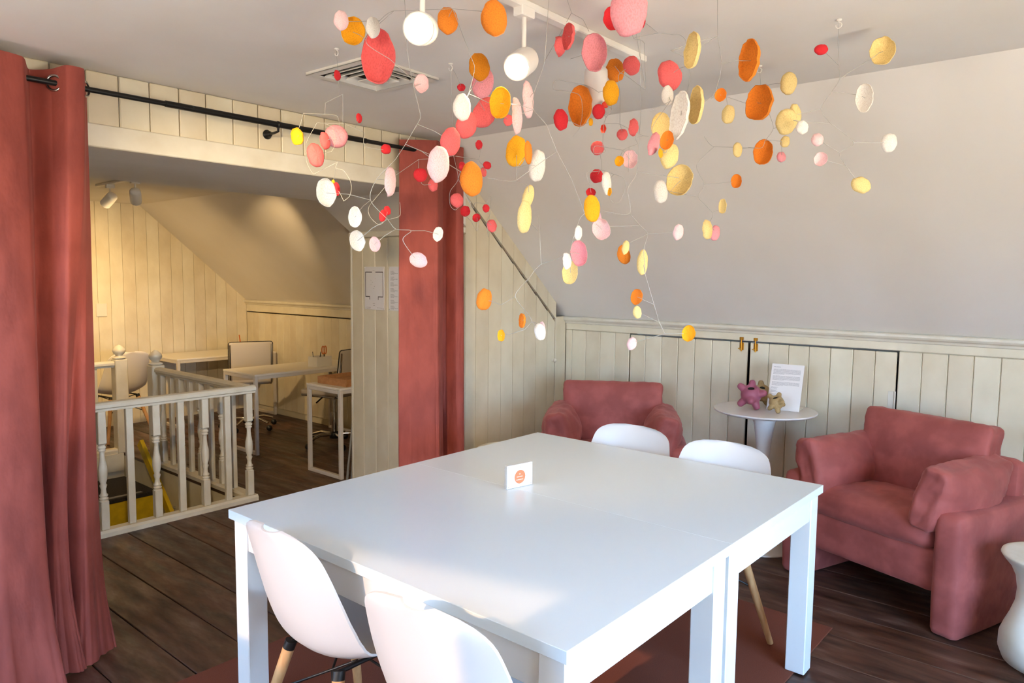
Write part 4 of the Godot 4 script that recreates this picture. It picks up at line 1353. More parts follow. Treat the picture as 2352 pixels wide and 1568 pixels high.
func build_chairs() -> void:
	var t := thing("shell_chair", "white plastic shell chair at the near table edge, closest to the curtain", "chair", Vector3(-1.75, 0.0105, -1.30), 178.0, "white shell chairs")
	part(t, "shell", shell_mesh(), M.plastic)
	for s in [[-1, 1], [1, 1], [-1, -1], [1, -1]]:
		var a := Vector3(s[0] * 0.125, 0.405, s[1] * 0.11 - 0.01)
		var b := Vector3(s[0] * 0.225, 0.0, s[1] * 0.21 - 0.01)
		var g := Geo.new()
		g.tube(PackedVector3Array([b, b.lerp(a, 0.5), b.lerp(a, 0.95)]), 0.0125, 14, 0.0185)
		var leg := part(t, "leg", g.mesh(), M.beech)
		g = Geo.new()
		g.tube(PackedVector3Array([b.lerp(a, 0.94), a]), 0.0185, 14)
		part(leg, "leg_socket", g.mesh(), M.black)
	for s in [-1.0, 1.0]:
		var g := Geo.new()
		g.tube(PackedVector3Array([Vector3(-0.165, 0.245, s * 0.15 - 0.01), Vector3(0.0, 0.33, s * 0.06), Vector3(0.125, 0.40, -s * 0.10 - 0.01)]), 0.004, 8)
		part(t, "strut", g.mesh(), M.black)
		g = Geo.new()
		g.tube(PackedVector3Array([Vector3(0.165, 0.245, s * 0.15 - 0.01), Vector3(0.0, 0.335, s * 0.06), Vector3(-0.125, 0.40, -s * 0.10 - 0.01)]), 0.004, 8)
		part(t, "strut", g.mesh(), M.black)
		g = Geo.new()
		g.tube(PackedVector3Array([Vector3(s * 0.125, 0.40, -0.12), Vector3(s * 0.125, 0.402, 0.10)]), 0.007, 8)
		part(t, "seat_bracket", g.mesh(), M.black)
	copy(t, "white plastic shell chair at the near table edge, at the bottom of the picture", Vector3(-1.13, 0.0105, -1.25), 184.0)
	copy(t, "white plastic shell chair tucked behind the table, in front of the corner armchair", Vector3(-1.75, 0.0075, -2.735), 4.0)
	copy(t, "white plastic shell chair tucked behind the table, below the round side table", Vector3(-1.275, 0.0075, -2.70), 2.0)
	copy(t, "white plastic shell chair in the stair room behind the newel posts", Vector3(-7.12, 0, -2.70), -80.0)

func build_armchairs() -> void:
	var t := thing("armchair", "dusty pink velvet armchair standing in the corner behind the table", "armchair", Vector3(-2.42, 0, -3.81), 32.0, "velvet armchairs")
	for s in [-1.0, 1.0]:
		var g := Geo.new()
		g.puff(Vector3(0.125, 0.545, 0.63), 0.035, Vector3(0.012, 0.0, 0.008), 12, 0.004, 5)
		part(t, "side_panel", g.mesh(), M.upholstery, Transform3D(Basis.IDENTITY, Vector3(s * 0.392, 0.2735, 0)))
	var f := Geo.new()
	f.puff(Vector3(0.68, 0.19, 0.09), 0.025, Vector3(0, 0, 0.008), 12, 0.003, 6)
	part(t, "front_rail", f.mesh(), M.upholstery, Transform3D(Basis.IDENTITY, Vector3(0, 0.265, 0.235)))
	f = Geo.new()
	f.puff(Vector3(0.68, 0.10, 0.46), 0.02, Vector3.ZERO, 6)
	part(t, "seat_base", f.mesh(), M.upholstery, Transform3D(Basis.IDENTITY, Vector3(0, 0.29, -0.03)))
	f = Geo.new()
	f.puff(Vector3(0.64, 0.14, 0.50), 0.05, Vector3(0.0, 0.03, 0.015), 18, 0.008, 7)
	part(t, "seat_cushion", f.mesh(), M.upholstery, Transform3D(Basis(Vector3(1, 0, 0), deg_to_rad(-2.0)), Vector3(0, 0.415, 0.05)))
	f = Geo.new()
	f.puff(Vector3(0.80, 0.58, 0.10), 0.045, Vector3(0, 0, 0.01), 12, 0.003, 9)
	part(t, "back_frame", f.mesh(), M.upholstery, Transform3D(Basis(Vector3(1, 0, 0), deg_to_rad(-4.0)), Vector3(0, 0.42, -0.255)))
	f = Geo.new()
	f.puff(Vector3(0.64, 0.44, 0.13), 0.03, Vector3(-0.01, 0.0, 0.045), 22, 0.008, 10)
	part(t, "back_cushion", f.mesh(), M.upholstery, Transform3D(Basis(Vector3(1, 0, 0), deg_to_rad(-9.0)), Vector3(0, 0.64, -0.165)))
	for s in [-1.0, 1.0]:
		f = Geo.new()
		f.puff(Vector3(0.11, 0.29, 0.55), 0.03, Vector3(0.065, -0.005, -0.012), 22, 0.012, 12 + int(s))
		part(t, "arm_cushion", f.mesh(), M.upholstery, Transform3D(Basis(Vector3(0, 0, 1), deg_to_rad(-s * 14.0)), Vector3(s * 0.305, 0.585, 0.06)))
	copy(t, "dusty pink velvet armchair beside the round side table, seat showing", Vector3(-0.79, 0, -3.885), -20.0)

func build_side_table() -> void:
	var t := thing("side_table", "round white pedestal table against the cupboard doors", "table", Vector3(-1.545, 0, -4.035))
	var g := Geo.new()
	g.lathe([Vector2(0.0, 0.765), Vector2(0.2, 0.766), Vector2(0.262, 0.772), Vector2(0.279, 0.78), Vector2(0.281, 0.787), Vector2(0.276, 0.79), Vector2(0.0, 0.79)], 64)
	part(t, "tabletop", g.mesh(), M.plastic)
	g = Geo.new()
	g.lathe([Vector2(0.20, 0.0), Vector2(0.2, 0.008), Vector2(0.17, 0.018), Vector2(0.11, 0.04), Vector2(0.06, 0.085), Vector2(0.036, 0.16), Vector2(0.027, 0.27), Vector2(0.027, 0.38), Vector2(0.033, 0.5), Vector2(0.044, 0.62), Vector2(0.058, 0.71), Vector2(0.075, 0.765)], 36)
	part(t, "pedestal", g.mesh(), M.plastic)

func stool(label: String, at: Vector3, turn: float) -> void:
	var t := thing("stool", label, "stool", at, turn, "white sculpted stools")
	var prof := [[0.0, 0.13], [0.02, 0.165], [0.06, 0.185], [0.11, 0.19], [0.16, 0.178], [0.21, 0.152], [0.26, 0.13], [0.31, 0.124], [0.36, 0.132], [0.40, 0.152], [0.43, 0.178], [0.445, 0.188], [0.452, 0.186], [0.456, 0.17], [0.45, 0.12], [0.445, 0.0]]
	var rows := []
	for p in prof:
		var row := PackedVector3Array()
		for k in 48:
			var a := TAU * k / 48.0
			var waist: float = 1.0 - clampf(absf(p[0] - 0.2) / 0.2, 0.0, 1.0)
			var r: float = p[1] * (1.0 + 0.12 * waist * cos(3.0 * a + 2.0 * p[0] * 4.0))
			row.append(Vector3(r * cos(a), p[0], -r * sin(a)))
		rows.append(row)
	var g := Geo.new()
	g.grid(rows, true)
	part(t, "body", g.mesh(), M.ceramic)

func build_stools() -> void:
	stool("white sculpted ceramic stool cut off by the right edge", Vector3(-0.15, 0, -3.47), 20.0)
	stool("white round stool behind the far table corner, by the raked cupboard door", Vector3(-2.93, 0, -3.40), 80.0)

func desk(label: String, lo: Vector2, hi: Vector2, h: float) -> void:
	# square tube desk: lo, hi are corners in x, z; its leg frames stand across x at both z ends
	var c := (lo + hi) * 0.5
	var t := thing("desk", label, "desk", Vector3(c.x, 0, c.y), 0.0, "white work desks")
	var hx := (hi.x - lo.x) * 0.5
	var hz := (hi.y - lo.y) * 0.5
	bx(t, "desk_top", Vector3(-hx, h - 0.018, -hz), Vector3(hx, h, hz), M.desk_top, 0.003)
	var s := 0.028
	for e in [-1.0, 1.0]:
		var z: float = e * (hz - 0.017)
		var g := Geo.new()
		g.hull(Vector3(-hx + 0.002, 0, z - s * 0.5), Vector3(-hx + 0.002 + s, h - 0.018, z + s * 0.5), 0.002)
		g.hull(Vector3(hx - 0.002 - s, 0, z - s * 0.5), Vector3(hx - 0.002, h - 0.018, z + s * 0.5), 0.002)
		g.hull(Vector3(-hx + 0.002 + s, 0, z - s * 0.5), Vector3(hx - 0.002 - s, s, z + s * 0.5), 0.002)
		g.hull(Vector3(-hx + 0.002 + s, h - 0.018 - s, z - s * 0.5), Vector3(hx - 0.002 - s, h - 0.018, z + s * 0.5), 0.002)
		part(t, "leg_frame", g.mesh(), M.desk_frame)
	for e in [-1.0, 1.0]:
		var x: float = e * (hx - 0.016)
		bx(t, "side_rail", Vector3(x - 0.012, h - 0.046, -hz + 0.032), Vector3(x + 0.012, h - 0.018, hz - 0.032), M.desk_frame, 0.002)

func office_chair(label: String, at: Vector3, turn: float) -> void:
	var t := thing("office_chair", label, "chair", at, turn, "cream swivel chairs")
	var f := Geo.new()
	f.puff(Vector3(0.42, 0.05, 0.42), 0.022, Vector3(0, 0.012, 0), 12)
	part(t, "seat", f.mesh(), M.leather, Transform3D(Basis.IDENTITY, Vector3(0, 0.50, 0)))
	f = Geo.new()
	f.puff(Vector3(0.40, 0.42, 0.035), 0.016, Vector3(0, 0, 0.012), 12)
	var back := part(t, "backrest", f.mesh(), M.leather, Transform3D(Basis(Vector3(1, 0, 0), deg_to_rad(-8.0)), Vector3(0, 0.675, -0.21)))
	f = Geo.new()
	var edge := PackedVector3Array()
	for c in [[0.175, -0.19, -90.0], [0.175, 0.19, 0.0], [-0.175, 0.19, 90.0], [-0.175, -0.19, 180.0]]:
		for k in 5:
			var a := deg_to_rad(c[2] + k * 22.5)
			edge.append(Vector3(c[0] + 0.026 * cos(a), c[1] + 0.02 * sin(a), 0))
	edge.append(edge[0])
	f.tube(edge, 0.0055, 8, -1.0, false)
	part(back, "piping", f.mesh(), M.black, Transform3D.IDENTITY, "dark piping round the edge")
	for s in [-1.0, 1.0]:
		f = Geo.new()
		f.tube(PackedVector3Array([Vector3(s * 0.19, 0.47, 0.2), Vector3(s * 0.19, 0.468, -0.17), Vector3(s * 0.19, 0.50, -0.215), Vector3(s * 0.19, 0.86, -0.25)]), 0.010, 10)
		part(t, "side_tube", f.mesh(), M.chrome)
	f = Geo.new()
	f.tube(PackedVector3Array([Vector3(0, 0.10, 0), Vector3(0, 0.30, 0)]), 0.026, 16)
	f.tube(PackedVector3Array([Vector3(0, 0.29, 0), Vector3(0, 0.47, 0)]), 0.015, 16)
	part(t, "gas_column", f.mesh(), M.chrome)
	f = Geo.new()
	f.tube(PackedVector3Array([Vector3(0, 0.465, 0.0), Vector3(0.12, 0.455, 0.02), Vector3(0.2, 0.41, 0.03)]), 0.007, 8)
	part(t, "lever", f.mesh(), M.black)
	f = Geo.new()
	f.lathe([Vector2(0.0, 0.06), Vector2(0.045, 0.065), Vector2(0.045, 0.11), Vector2(0.03, 0.125), Vector2(0.0, 0.125)], 20)
	part(t, "hub", f.mesh(), M.black)
	for k in 5:
		var a := TAU * k / 5.0 + 0.3
		var d := Vector3(cos(a), 0, sin(a))
		f = Geo.new()
		f.tube(PackedVector3Array([d * 0.03 + Vector3(0, 0.10, 0), d * 0.15 + Vector3(0, 0.105, 0), d * 0.25 + Vector3(0, 0.075, 0)]), 0.015, 10, 0.011)
		var arm := part(t, "base_arm", f.mesh(), M.chrome)
		f = Geo.new()
		f.lathe([Vector2(0.0, -0.02), Vector2(0.026, -0.018), Vector2(0.028, 0.0), Vector2(0.026, 0.018), Vector2(0.0, 0.02)], 16)
		part(arm, "caster", f.mesh(), M.black, Transform3D(Basis(Vector3(1, 0, 0), PI / 2) * Basis.IDENTITY, d * 0.265 + Vector3(0, 0.0285, 0)))

func build_far_room() -> void:
	desk("white desk with tube legs along the gable wall", Vector2(-7.66, -4.32), Vector2(-7.05, -3.24), 0.695)
	desk("white desk holding the box of scissors and pens", Vector2(-6.07, -4.32), Vector2(-5.54, -3.19), 0.69)
	desk("white desk holding the cardboard tray, nearest the board jamb", Vector2(-4.84, -4.32), Vector2(-4.41, -3.22), 0.69)
	office_chair("cream swivel chair with dark piping between the two back desks", Vector3(-6.62, 0, -3.74), -112.0)
	office_chair("cream swivel chair with chrome base beside the cardboard tray desk", Vector3(-5.40, 0, -3.88), -76.0)
	var b := thing("pen_box", "white open box with scissors and pens on the middle desk", "box", Vector3(-5.68, 0.69, -3.93), 8.0)
	bx(b, "bottom", Vector3(-0.06, 0, -0.09), Vector3(0.06, 0.006, 0.09), M.desk_top, 0.001)
	for s in [-1.0, 1.0]:
		bx(b, "side", Vector3(s * 0.057 - 0.003, 0.006, -0.09), Vector3(s * 0.057 + 0.003, 0.09, 0.09), M.desk_top, 0.001)
		bx(b, "side", Vector3(-0.054, 0.006, s * 0.087 - 0.003), Vector3(0.054, 0.09, s * 0.087 + 0.003), M.desk_top, 0.001)
	var sc := thing("scissors", "orange handled scissors standing in the white box", "scissors", Vector3(-5.67, 0.70, -3.97))
	for s in [-1.0, 1.0]:
		var g := Geo.new()
		g.beam(Vector3(0, 0.0, s * 0.004), Vector3(0.0, 0.10, -s * 0.004), 0.004, 0.012)
		var bl := part(sc, "blade", g.mesh(), M.steel)
		g = Geo.new()
		var loop := PackedVector3Array()
		for k in 13:
			var a := TAU * k / 12.0
			loop.append(Vector3(0, 0.135 + 0.038 * sin(a), -s * 0.012 + 0.013 * cos(a)))
		g.tube(loop, 0.005, 8, -1.0, false)
		part(bl, "handle", g.mesh(), M.wood_pencil)
	var pen_at := [Vector3(-5.70, 0.697, -3.88), Vector3(-5.66, 0.697, -3.90)]
	for k in 2:
		var pn := thing("pen", ["thin grey pen leaning in the white box", "slim dark pen upright in the white box"][k], "pen", pen_at[k])
		var g := Geo.new()
		g.tube(PackedVector3Array([Vector3.ZERO, Vector3(0.01, 0.12, 0.02 * (1 - 2 * k))]), 0.004, 8)
		part(pn, "barrel", g.mesh(), [M.strip, M.black][k])
		g = Geo.new()
		g.tube(PackedVector3Array([Vector3(0.01, 0.12, 0.02 * (1 - 2 * k)), Vector3(0.011, 0.128, 0.0215 * (1 - 2 * k))]), 0.0032, 8)
		part(pn, "cap", g.mesh(), M.black)
	var pc := thing("pencil", "orange pencil standing on the desk by the gable", "pencil", Vector3(-7.3, 0.696, -4.05))
	var gp := Geo.new()
	gp.lathe([Vector2(0.0, 0), Vector2(0.03, 0), Vector2(0.032, 0.07), Vector2(0.028, 0.07), Vector2(0.026, 0.006), Vector2(0.0, 0.006)], 18)
	part(pc, "holder", gp.mesh(), M.desk_top)
	gp = Geo.new()
	gp.tube(PackedVector3Array([Vector3(0.01, 0.008, 0), Vector3(-0.015, 0.18, 0.01)]), 0.006, 6)
	part(pc, "shaft", gp.mesh(), M.wood_pencil)
	var tr := thing("cardboard_tray", "tan cardboard tray on the desk beside the jamb", "tray", Vector3(-4.62, 0.69, -3.55), 3.0)
	bx(tr, "bottom", Vector3(-0.17, 0, -0.26), Vector3(0.17, 0.006, 0.26), M.card, 0.001)
	for s in [-1.0, 1.0]:
		bx(tr, "side", Vector3(s * 0.168 - 0.004, 0.006, -0.26), Vector3(s * 0.168 + 0.004, 0.055, 0.26), M.card, 0.001)
		bx(tr, "side", Vector3(-0.164, 0.006, s * 0.256 - 0.004), Vector3(0.164, 0.055, s * 0.256 + 0.004), M.card, 0.001)
	bx(tr, "paper_wrap", Vector3(-0.13, 0.006, -0.2), Vector3(0.12, 0.03, 0.14), M.card, 0.004)
	# folded grey stand leaning on the end of the jamb
	var fs := thing("folded_stand", "folded grey metal stand leaning beside the end of the board jamb", "stand", Vector3(-4.375, 0, -3.36))
	for k in 3:
		var g := Geo.new()
		g.tube(PackedVector3Array([Vector3(-0.012 - 0.004 * k, 0.0, 0.10 - 0.045 * k), Vector3(-0.012, 0.52, 0.03 - 0.02 * k)]), 0.009, 8)
		part(fs, "tube", g.mesh(), M.strip)

func spot_head(parent: Node3D, at: Vector3, dir: Vector3, stem: float, lit: bool, ceil: float, energy: float, color: Color, angle := 38.0, kind := "spot_lamp") -> void:
	# one lamp head: adapter on the track, stem, round body, glowing lens; at = joint of the stem
	var g := Geo.new()
	g.hull(Vector3(-0.018, stem, -0.03), Vector3(0.018, stem + 0.03, 0.03), 0.003)
	var head := part(parent, kind, g.mesh(), M.lamp_body, Transform3D(Basis.IDENTITY, at))
	g = Geo.new()
	g.tube(PackedVector3Array([Vector3(0, 0, 0), Vector3(0, stem, 0)]), 0.007, 10)
	part(head, "stem", g.mesh(), M.lamp_body)
	var d := dir.normalized()
	var bs := Basis.looking_at(d, Vector3.UP if absf(d.y) < 0.95 else Vector3.RIGHT)
	g = Geo.new()
	g.lathe([Vector2(0.0, -0.05), Vector2(0.028, -0.048), Vector2(0.037, -0.038), Vector2(0.039, -0.02), Vector2(0.039, 0.075), Vector2(0.0365, 0.078), Vector2(0.034, 0.072), Vector2(0.030, 0.05), Vector2(0.0, 0.046)], 28)
	part(head, "lamp_housing", g.mesh(), M.lamp_body, Transform3D(bs * Basis(Vector3(1, 0, 0), -PI / 2), d * 0.005 + Vector3(0, -0.025, 0)))
	if not lit:
		return
	var glow := mat(rgb(255, 244, 220), 0.5)
	glow.emission_enabled = true
	glow.emission = color
	glow.emission_energy_multiplier = 5.0
	g = Geo.new()
	g.lathe([Vector2(0.0, 0.049), Vector2(0.029, 0.052), Vector2(0.029, 0.056), Vector2(0.0, 0.06)], 24)
	part(head, "lamp_lens", g.mesh(), glow, Transform3D(bs * Basis(Vector3(1, 0, 0), -PI / 2), d * 0.005 + Vector3(0, -0.025, 0)))
	var l := SpotLight3D.new()
	l.name = "lamp_light"
	l.light_color = color
	l.light_energy = energy
	l.light_size = 0.03
	l.spot_angle = angle
	l.spot_range = 9.0
	l.spot_attenuation = 2.0
	l.shadow_enabled = true
	add_child(l, true)
	var p := at + Vector3(0, -0.025, 0) + d * 0.085
	l.look_at_from_position(p, p + d, Vector3.UP if absf(d.y) < 0.95 else Vector3.RIGHT)

func build_lights() -> void:
	var warm := rgb(255, 226, 178)
	var tr := thing("track_light", "white ceiling track with spot lamps among the mobiles", "track light", Vector3.ZERO)
	bx(tr, "track", Vector3(-1.417, CEIL - 0.022, -2.36), Vector3(-1.383, CEIL, 0.8), M.lamp_body, 0.003)
	spot_head(tr, Vector3(-1.40, 2.165, -1.285), Vector3(0.62, -0.30, 0.72), 0.105, true, CEIL, TRACK_ENERGY * 0.9, warm)
	spot_head(tr, Vector3(-1.40, 2.175, -1.685), Vector3(0.35, -0.42, 0.80), 0.10, true, CEIL, TRACK_ENERGY * 0.9, warm)
	spot_head(tr, Vector3(-1.40, 2.20, -2.06), Vector3(-0.25, -0.9, -0.30), 0.075, true, CEIL, TRACK_ENERGY * 0.35, warm)
	spot_head(tr, Vector3(-1.40, 2.215, -0.55), Vector3(-0.72, -0.38, -0.58), 0.06, true, CEIL, TRACK_ENERGY * 3.8, warm, 30.0)
	var amber := rgb(255, 214, 150)
	var fr := thing("track_light", "white ceiling track with two spot lamps in the stair room", "track light", Vector3.ZERO)
	bx(fr, "track", Vector3(-6.25, 2.2, -2.30), Vector3(-5.2, 2.22, -2.27), M.lamp_body, 0.003)
	spot_head(fr, Vector3(-6.0, 2.12, -2.285), Vector3(-0.85, -0.5, 0.15), 0.05, true, 2.22, FAR_ENERGY, amber, 50.0)
	spot_head(fr, Vector3(-5.55, 2.12, -2.285), Vector3(-0.75, -0.55, -0.35), 0.05, true, 2.22, FAR_ENERGY, amber, 50.0)
	var f2 := thing("track_light", "ceiling spot lamp behind the header lighting the slope", "track light", Vector3.ZERO)
	bx(f2, "track", Vector3(-4.75, 2.2, -2.62), Vector3(-4.4, 2.22, -2.59), M.lamp_body, 0.003)
	spot_head(f2, Vector3(-4.58, 2.155, -2.605), Vector3(-0.75, -0.20, -0.62), 0.015, true, 2.22, FAR_ENERGY * 0.75, amber, 17.0)
	# grille of the ventilation in the ceiling
	var v := thing("ceiling_vent", "square white ventilation grille in the ceiling", "vent", Vector3(-2.36, CEIL, -1.90), 2.0)
	bx(v, "backing", Vector3(-0.15, -0.004, -0.15), Vector3(0.15, -0.0005, 0.15), M.dark, 0.0)
	var o := 0.185
	for k in 5:
		var i := o - (0.036 if k == 0 else 0.014)
		if k == 4:
			i = 0.0
		var y0 := -0.012 - 0.003 * k
		var g := Geo.new()
		if k == 4:
			g.hull(Vector3(-o, y0 - 0.004, -o), Vector3(o, y0, o), 0.002)
		else:
			for s in 4:
				var bs := Basis(Vector3.UP, s * PI / 2)
				var q := Geo.new()
				var lift := 0.0 if k == 0 else 0.016
				q.quad(Vector3(-o, y0, o), Vector3(-i, y0 + lift, i), Vector3(i, y0 + lift, i), Vector3(o, y0, o))
				q.quad(Vector3(-o, y0 + 0.003, o), Vector3(o, y0 + 0.003, o), Vector3(i, y0 + lift + 0.003, i), Vector3(-i, y0 + lift + 0.003, i))
				q.quad(Vector3(-o, y0, o), Vector3(o, y0, o), Vector3(o, y0 + 0.003, o), Vector3(-o, y0 + 0.003, o))
				q.quad(Vector3(-i, y0 + lift, i), Vector3(-i, y0 + lift + 0.003, i), Vector3(i, y0 + lift + 0.003, i), Vector3(i, y0 + lift, i))
				g.add(q, Transform3D(bs, Vector3.ZERO))
		part(v, "frame" if k == 0 else ("centre_panel" if k == 4 else "louvre"), g.mesh(), M.vent)
		if k == 0:
			g = Geo.new()
			for s in 4:
				var q := Geo.new()
				q.box(Vector3(-o, -0.012, o - 0.003), Vector3(o, -0.0005, o))
				g.add(q, Transform3D(Basis(Vector3.UP, s * PI / 2), Vector3.ZERO))
			part(v, "frame_edge", g.mesh(), M.vent)
		o = i - 0.016

const TRACK_ENERGY := 1.1
const FAR_ENERGY := 2.5

func pulp_shell(seed: int) -> ArrayMesh:   # half of a paper pod, 1 wide, 1 high, open at the back (-z)
	var fn := FastNoiseLite.new()
	fn.seed = seed
	fn.frequency = 0.55
	var nr := 8
	var na := 28
	var outer := []
	var inner := []
	for a in nr + 1:
		var ro := sin(float(a) / nr * PI * 0.5)
		var ho := cos(float(a) / nr * PI * 0.5)
		var oo := PackedVector3Array()
		var ii := PackedVector3Array()
		for b in na:
			var t := TAU * b / na
			var wob := 1.0 + 0.10 * fn.get_noise_2d(cos(t) * 2.0 + 3.0, sin(t) * 2.0) + 0.03 * fn.get_noise_2d(cos(t) * 7.0, sin(t) * 7.0)
			var z := 0.21 * pow(ho, 0.8) - 0.09 + 0.05 * fn.get_noise_2d(cos(t) * 2.5 - 4.0, sin(t) * 2.5) * ro
			var x := 0.5 * ro * wob * cos(t)
			var y := 0.5 * ro * wob * sin(t)
			oo.append(Vector3(x, y, z))
			ii.append(Vector3(x * 0.94, y * 0.95, z - 0.028 * ho - 0.004))
		outer.append(oo)
		inner.append(ii)
	var g := Geo.new()
	g.grid(outer, true, true)
	g.grid(inner, true, false)
	g.grid([outer[nr], inner[nr]], true, true)
	g.weld()
	return g.mesh()

func build_mobiles() -> void:
	var forms := []
	for k in 6:
		forms.append(pulp_shell(100 + k))
	var labels := {
		"ML": "hanging mobile of pink shells and small red discs in front of the curtain rod",
		"MB": "hanging mobile of small red shells in front of the second curtain",
		"M1": "large hanging mobile on white wires, coral and white shells, left of the lit lamps",
		"M2": "hanging mobile with gold and white shells trailing low over the middle of the table",
		"M3": "crowded hanging mobile of pink, orange and red shells beside the ceiling track",
		"M4": "hanging mobile of yellow, orange and long white shells right of the track",
		"M5": "hanging mobile of orange and pale yellow shells before the sloped ceiling",
		"M6": "rightmost hanging mobile with one red disc and white and yellow shells",
		"M7": "slender hanging mobile of pale pink and yellow shells ending lowest of all"}
	for id in MOBILES:
		var d: Dictionary = MOBILES[id]
		var top := Vector3(d.top[0], d.top[1], d.top[2])
		var hook := Vector3(top.x, CEIL, top.z)
		var t := thing("hanging_mobile", labels[id], "mobile", hook, 0.0, "paper shell mobiles")
		var g := Geo.new()
		g.lathe([Vector2(0.0, 0.0), Vector2(0.009, 0.0), Vector2(0.008, -0.004), Vector2(0.0, -0.005)], 12)
		var lp := PackedVector3Array([Vector3(0, -0.004, 0)])
		for k in 8:
			var a := PI * 0.5 - PI * 1.6 * k / 7.0
			lp.append(Vector3(0.009 * cos(a), -0.018 + 0.009 * sin(a), 0))
		g.tube(lp, 0.0015, 6)
		part(t, "ceiling_hook", g.mesh(), M.lamp_body)
		if top.y < CEIL - 0.03:
			g = Geo.new()
			g.tube(PackedVector3Array([Vector3(0, -0.02, 0), top - hook]), 0.0009, 5)
			part(t, "cord", g.mesh(), M.wire)
		for s in d.shells:
			var bs := Basis(Vector3.UP, deg_to_rad(s[6])) * Basis(Vector3(0, 0, 1), deg_to_rad(-s[7] if absf(absf(s[6]) - 180.0) < 0.0 else s[7]))
			bs = bs.scaled_local(Vector3(s[4], s[5], minf(s[4], s[5]) * 1.75))
			part(t, "paper_shell", forms[s[8]], M["pulp_" + s[0]], Transform3D(bs, Vector3(s[1], s[2], s[3]) - hook))
		for w in d.wires:
			var pts := PackedVector3Array()
			for k in range(0, w.size(), 3):
				pts.append(Vector3(w[k], minf(w[k + 1], CEIL - 0.006), w[k + 2]) - hook)
			# round the polyline off a little
			var c := Curve3D.new()
			for k in pts.size():
				var tan := (pts[mini(k + 1, pts.size() - 1)] - pts[maxi(k - 1, 0)]) * 0.16
				var lim := 0.02
				if tan.length() > lim:
					tan = tan.normalized() * lim
				c.add_point(pts[k], -tan, tan)
			g = Geo.new()
			g.tube(c.tessellate(3, 6.0), 0.0008, 5)
			part(t, "wire", g.mesh(), M.wire)

func page(w: int, h: int, kind: String) -> StandardMaterial3D:
	var im := Image.create(w, h, false, Image.FORMAT_RGB8)
	im.fill(rgb(232, 228, 226))
	var ink := rgb(120, 118, 122)
	var rng := RandomNumberGenerator.new()
	rng.seed = 5
	var dash := func(x: int, y: int, l: int, th: int, col: Color) -> void:
		var at := x
		while at < x + l:
			var n := mini(rng.randi_range(4, 14), x + l - at)
			im.fill_rect(Rect2i(at, y, n, th), col)
			at += n + 3
	if kind == "letter":
		dash.call(26, 36, 90, 5, rgb(70, 70, 72))
		var y := 66
		for block in [8, 7, 6]:
			for k in block:
				dash.call(26, y, (w - 60) if k < block - 1 else 150, 3, ink)
				y += 9
			y += 16
		for block in [3, 4, 5, 4]:
			for k in block:
				dash.call(26, y, 60 + rng.randi_range(0, 30), 3, ink)
				y += 9
			y += 12
	elif kind == "list":
		for col in 2:
			var y := 40
			for k in 7:
				for j in 4:
					dash.call(24 + col * (w / 2), y + j * 10, 40 + (60 if j == 2 else rng.randi_range(0, 20)), 4, rgb(150, 146, 144))
				y += 56
	elif kind == "plan":
		var k := rgb(52, 44, 38)
		im.fill_rect(Rect2i(10, 46, 100, 8), k)
		im.fill_rect(Rect2i(160, 46, 110, 8), k)
		im.fill_rect(Rect2i(10, 46, 7, 250), k)
		im.fill_rect(Rect2i(10, 290, 66, 8), k)
		im.fill_rect(Rect2i(70, 290, 7, 34), k)
		im.fill_rect(Rect2i(196, 290, 70, 8), k)
		im.fill_rect(Rect2i(196, 290, 7, 34), k)
		im.fill_rect(Rect2i(264, 46, 6, 250), k)
		for q in [[90, 130, 10], [110, 150, 12], [90, 170, 8], [140, 190, 10], [130, 210, 10], [120, 360, 30], [126, 380, 24], [20, 400, 70], [24, 412, 60], [180, 402, 80], [120, 34, 26], [160, 110, 8]]:
			dash.call(q[0], q[1], q[2], 4, rgb(160, 150, 142))
	else:   # table sign: orange disc with pale lines of print
		im.fill(rgb(252, 252, 253))
		var c := Vector2(w * 0.5, h * 0.55)
		var r := h * 0.30
		for yy in h:
			for xx in w:
				if Vector2(xx, yy).distance_to(c) < r:
					im.set_pixel(xx, yy, rgb(246, 138, 96))
		dash.call(int(c.x - 8), int(c.y - r * 0.45), 16, 6, rgb(255, 226, 210))
		dash.call(int(c.x - r * 0.55), int(c.y - 4), int(r * 1.1), 7, rgb(255, 226, 210))
		dash.call(int(c.x - r * 0.65), int(c.y + r * 0.36), int(r * 1.3), 7, rgb(255, 226, 210))
		im.fill_rect(Rect2i(int(c.x) - 2, int(h * 0.10), 4, 12), rgb(150, 160, 180))
		for p in [[0.05, 0.07], [0.95, 0.07], [0.05, 0.93], [0.95, 0.93]]:
			im.fill_rect(Rect2i(int(w * p[0]) - 3, int(h * p[1]) - 3, 6, 6), rgb(150, 150, 156))
	im.generate_mipmaps()
	var m := mat(Color.WHITE, 0.35)
	m.albedo_texture = ImageTexture.create_from_image(im)
	return m

func sheet(parent: Node3D, called: String, w: float, h: float, m: Material, tr: Transform3D) -> void:
	var g := Geo.new()
	g.quad(Vector3(-w / 2, 0, 0), Vector3(w / 2, 0, 0), Vector3(w / 2, h, 0), Vector3(-w / 2, h, 0))
	part(parent, called, g.mesh(), m, tr)

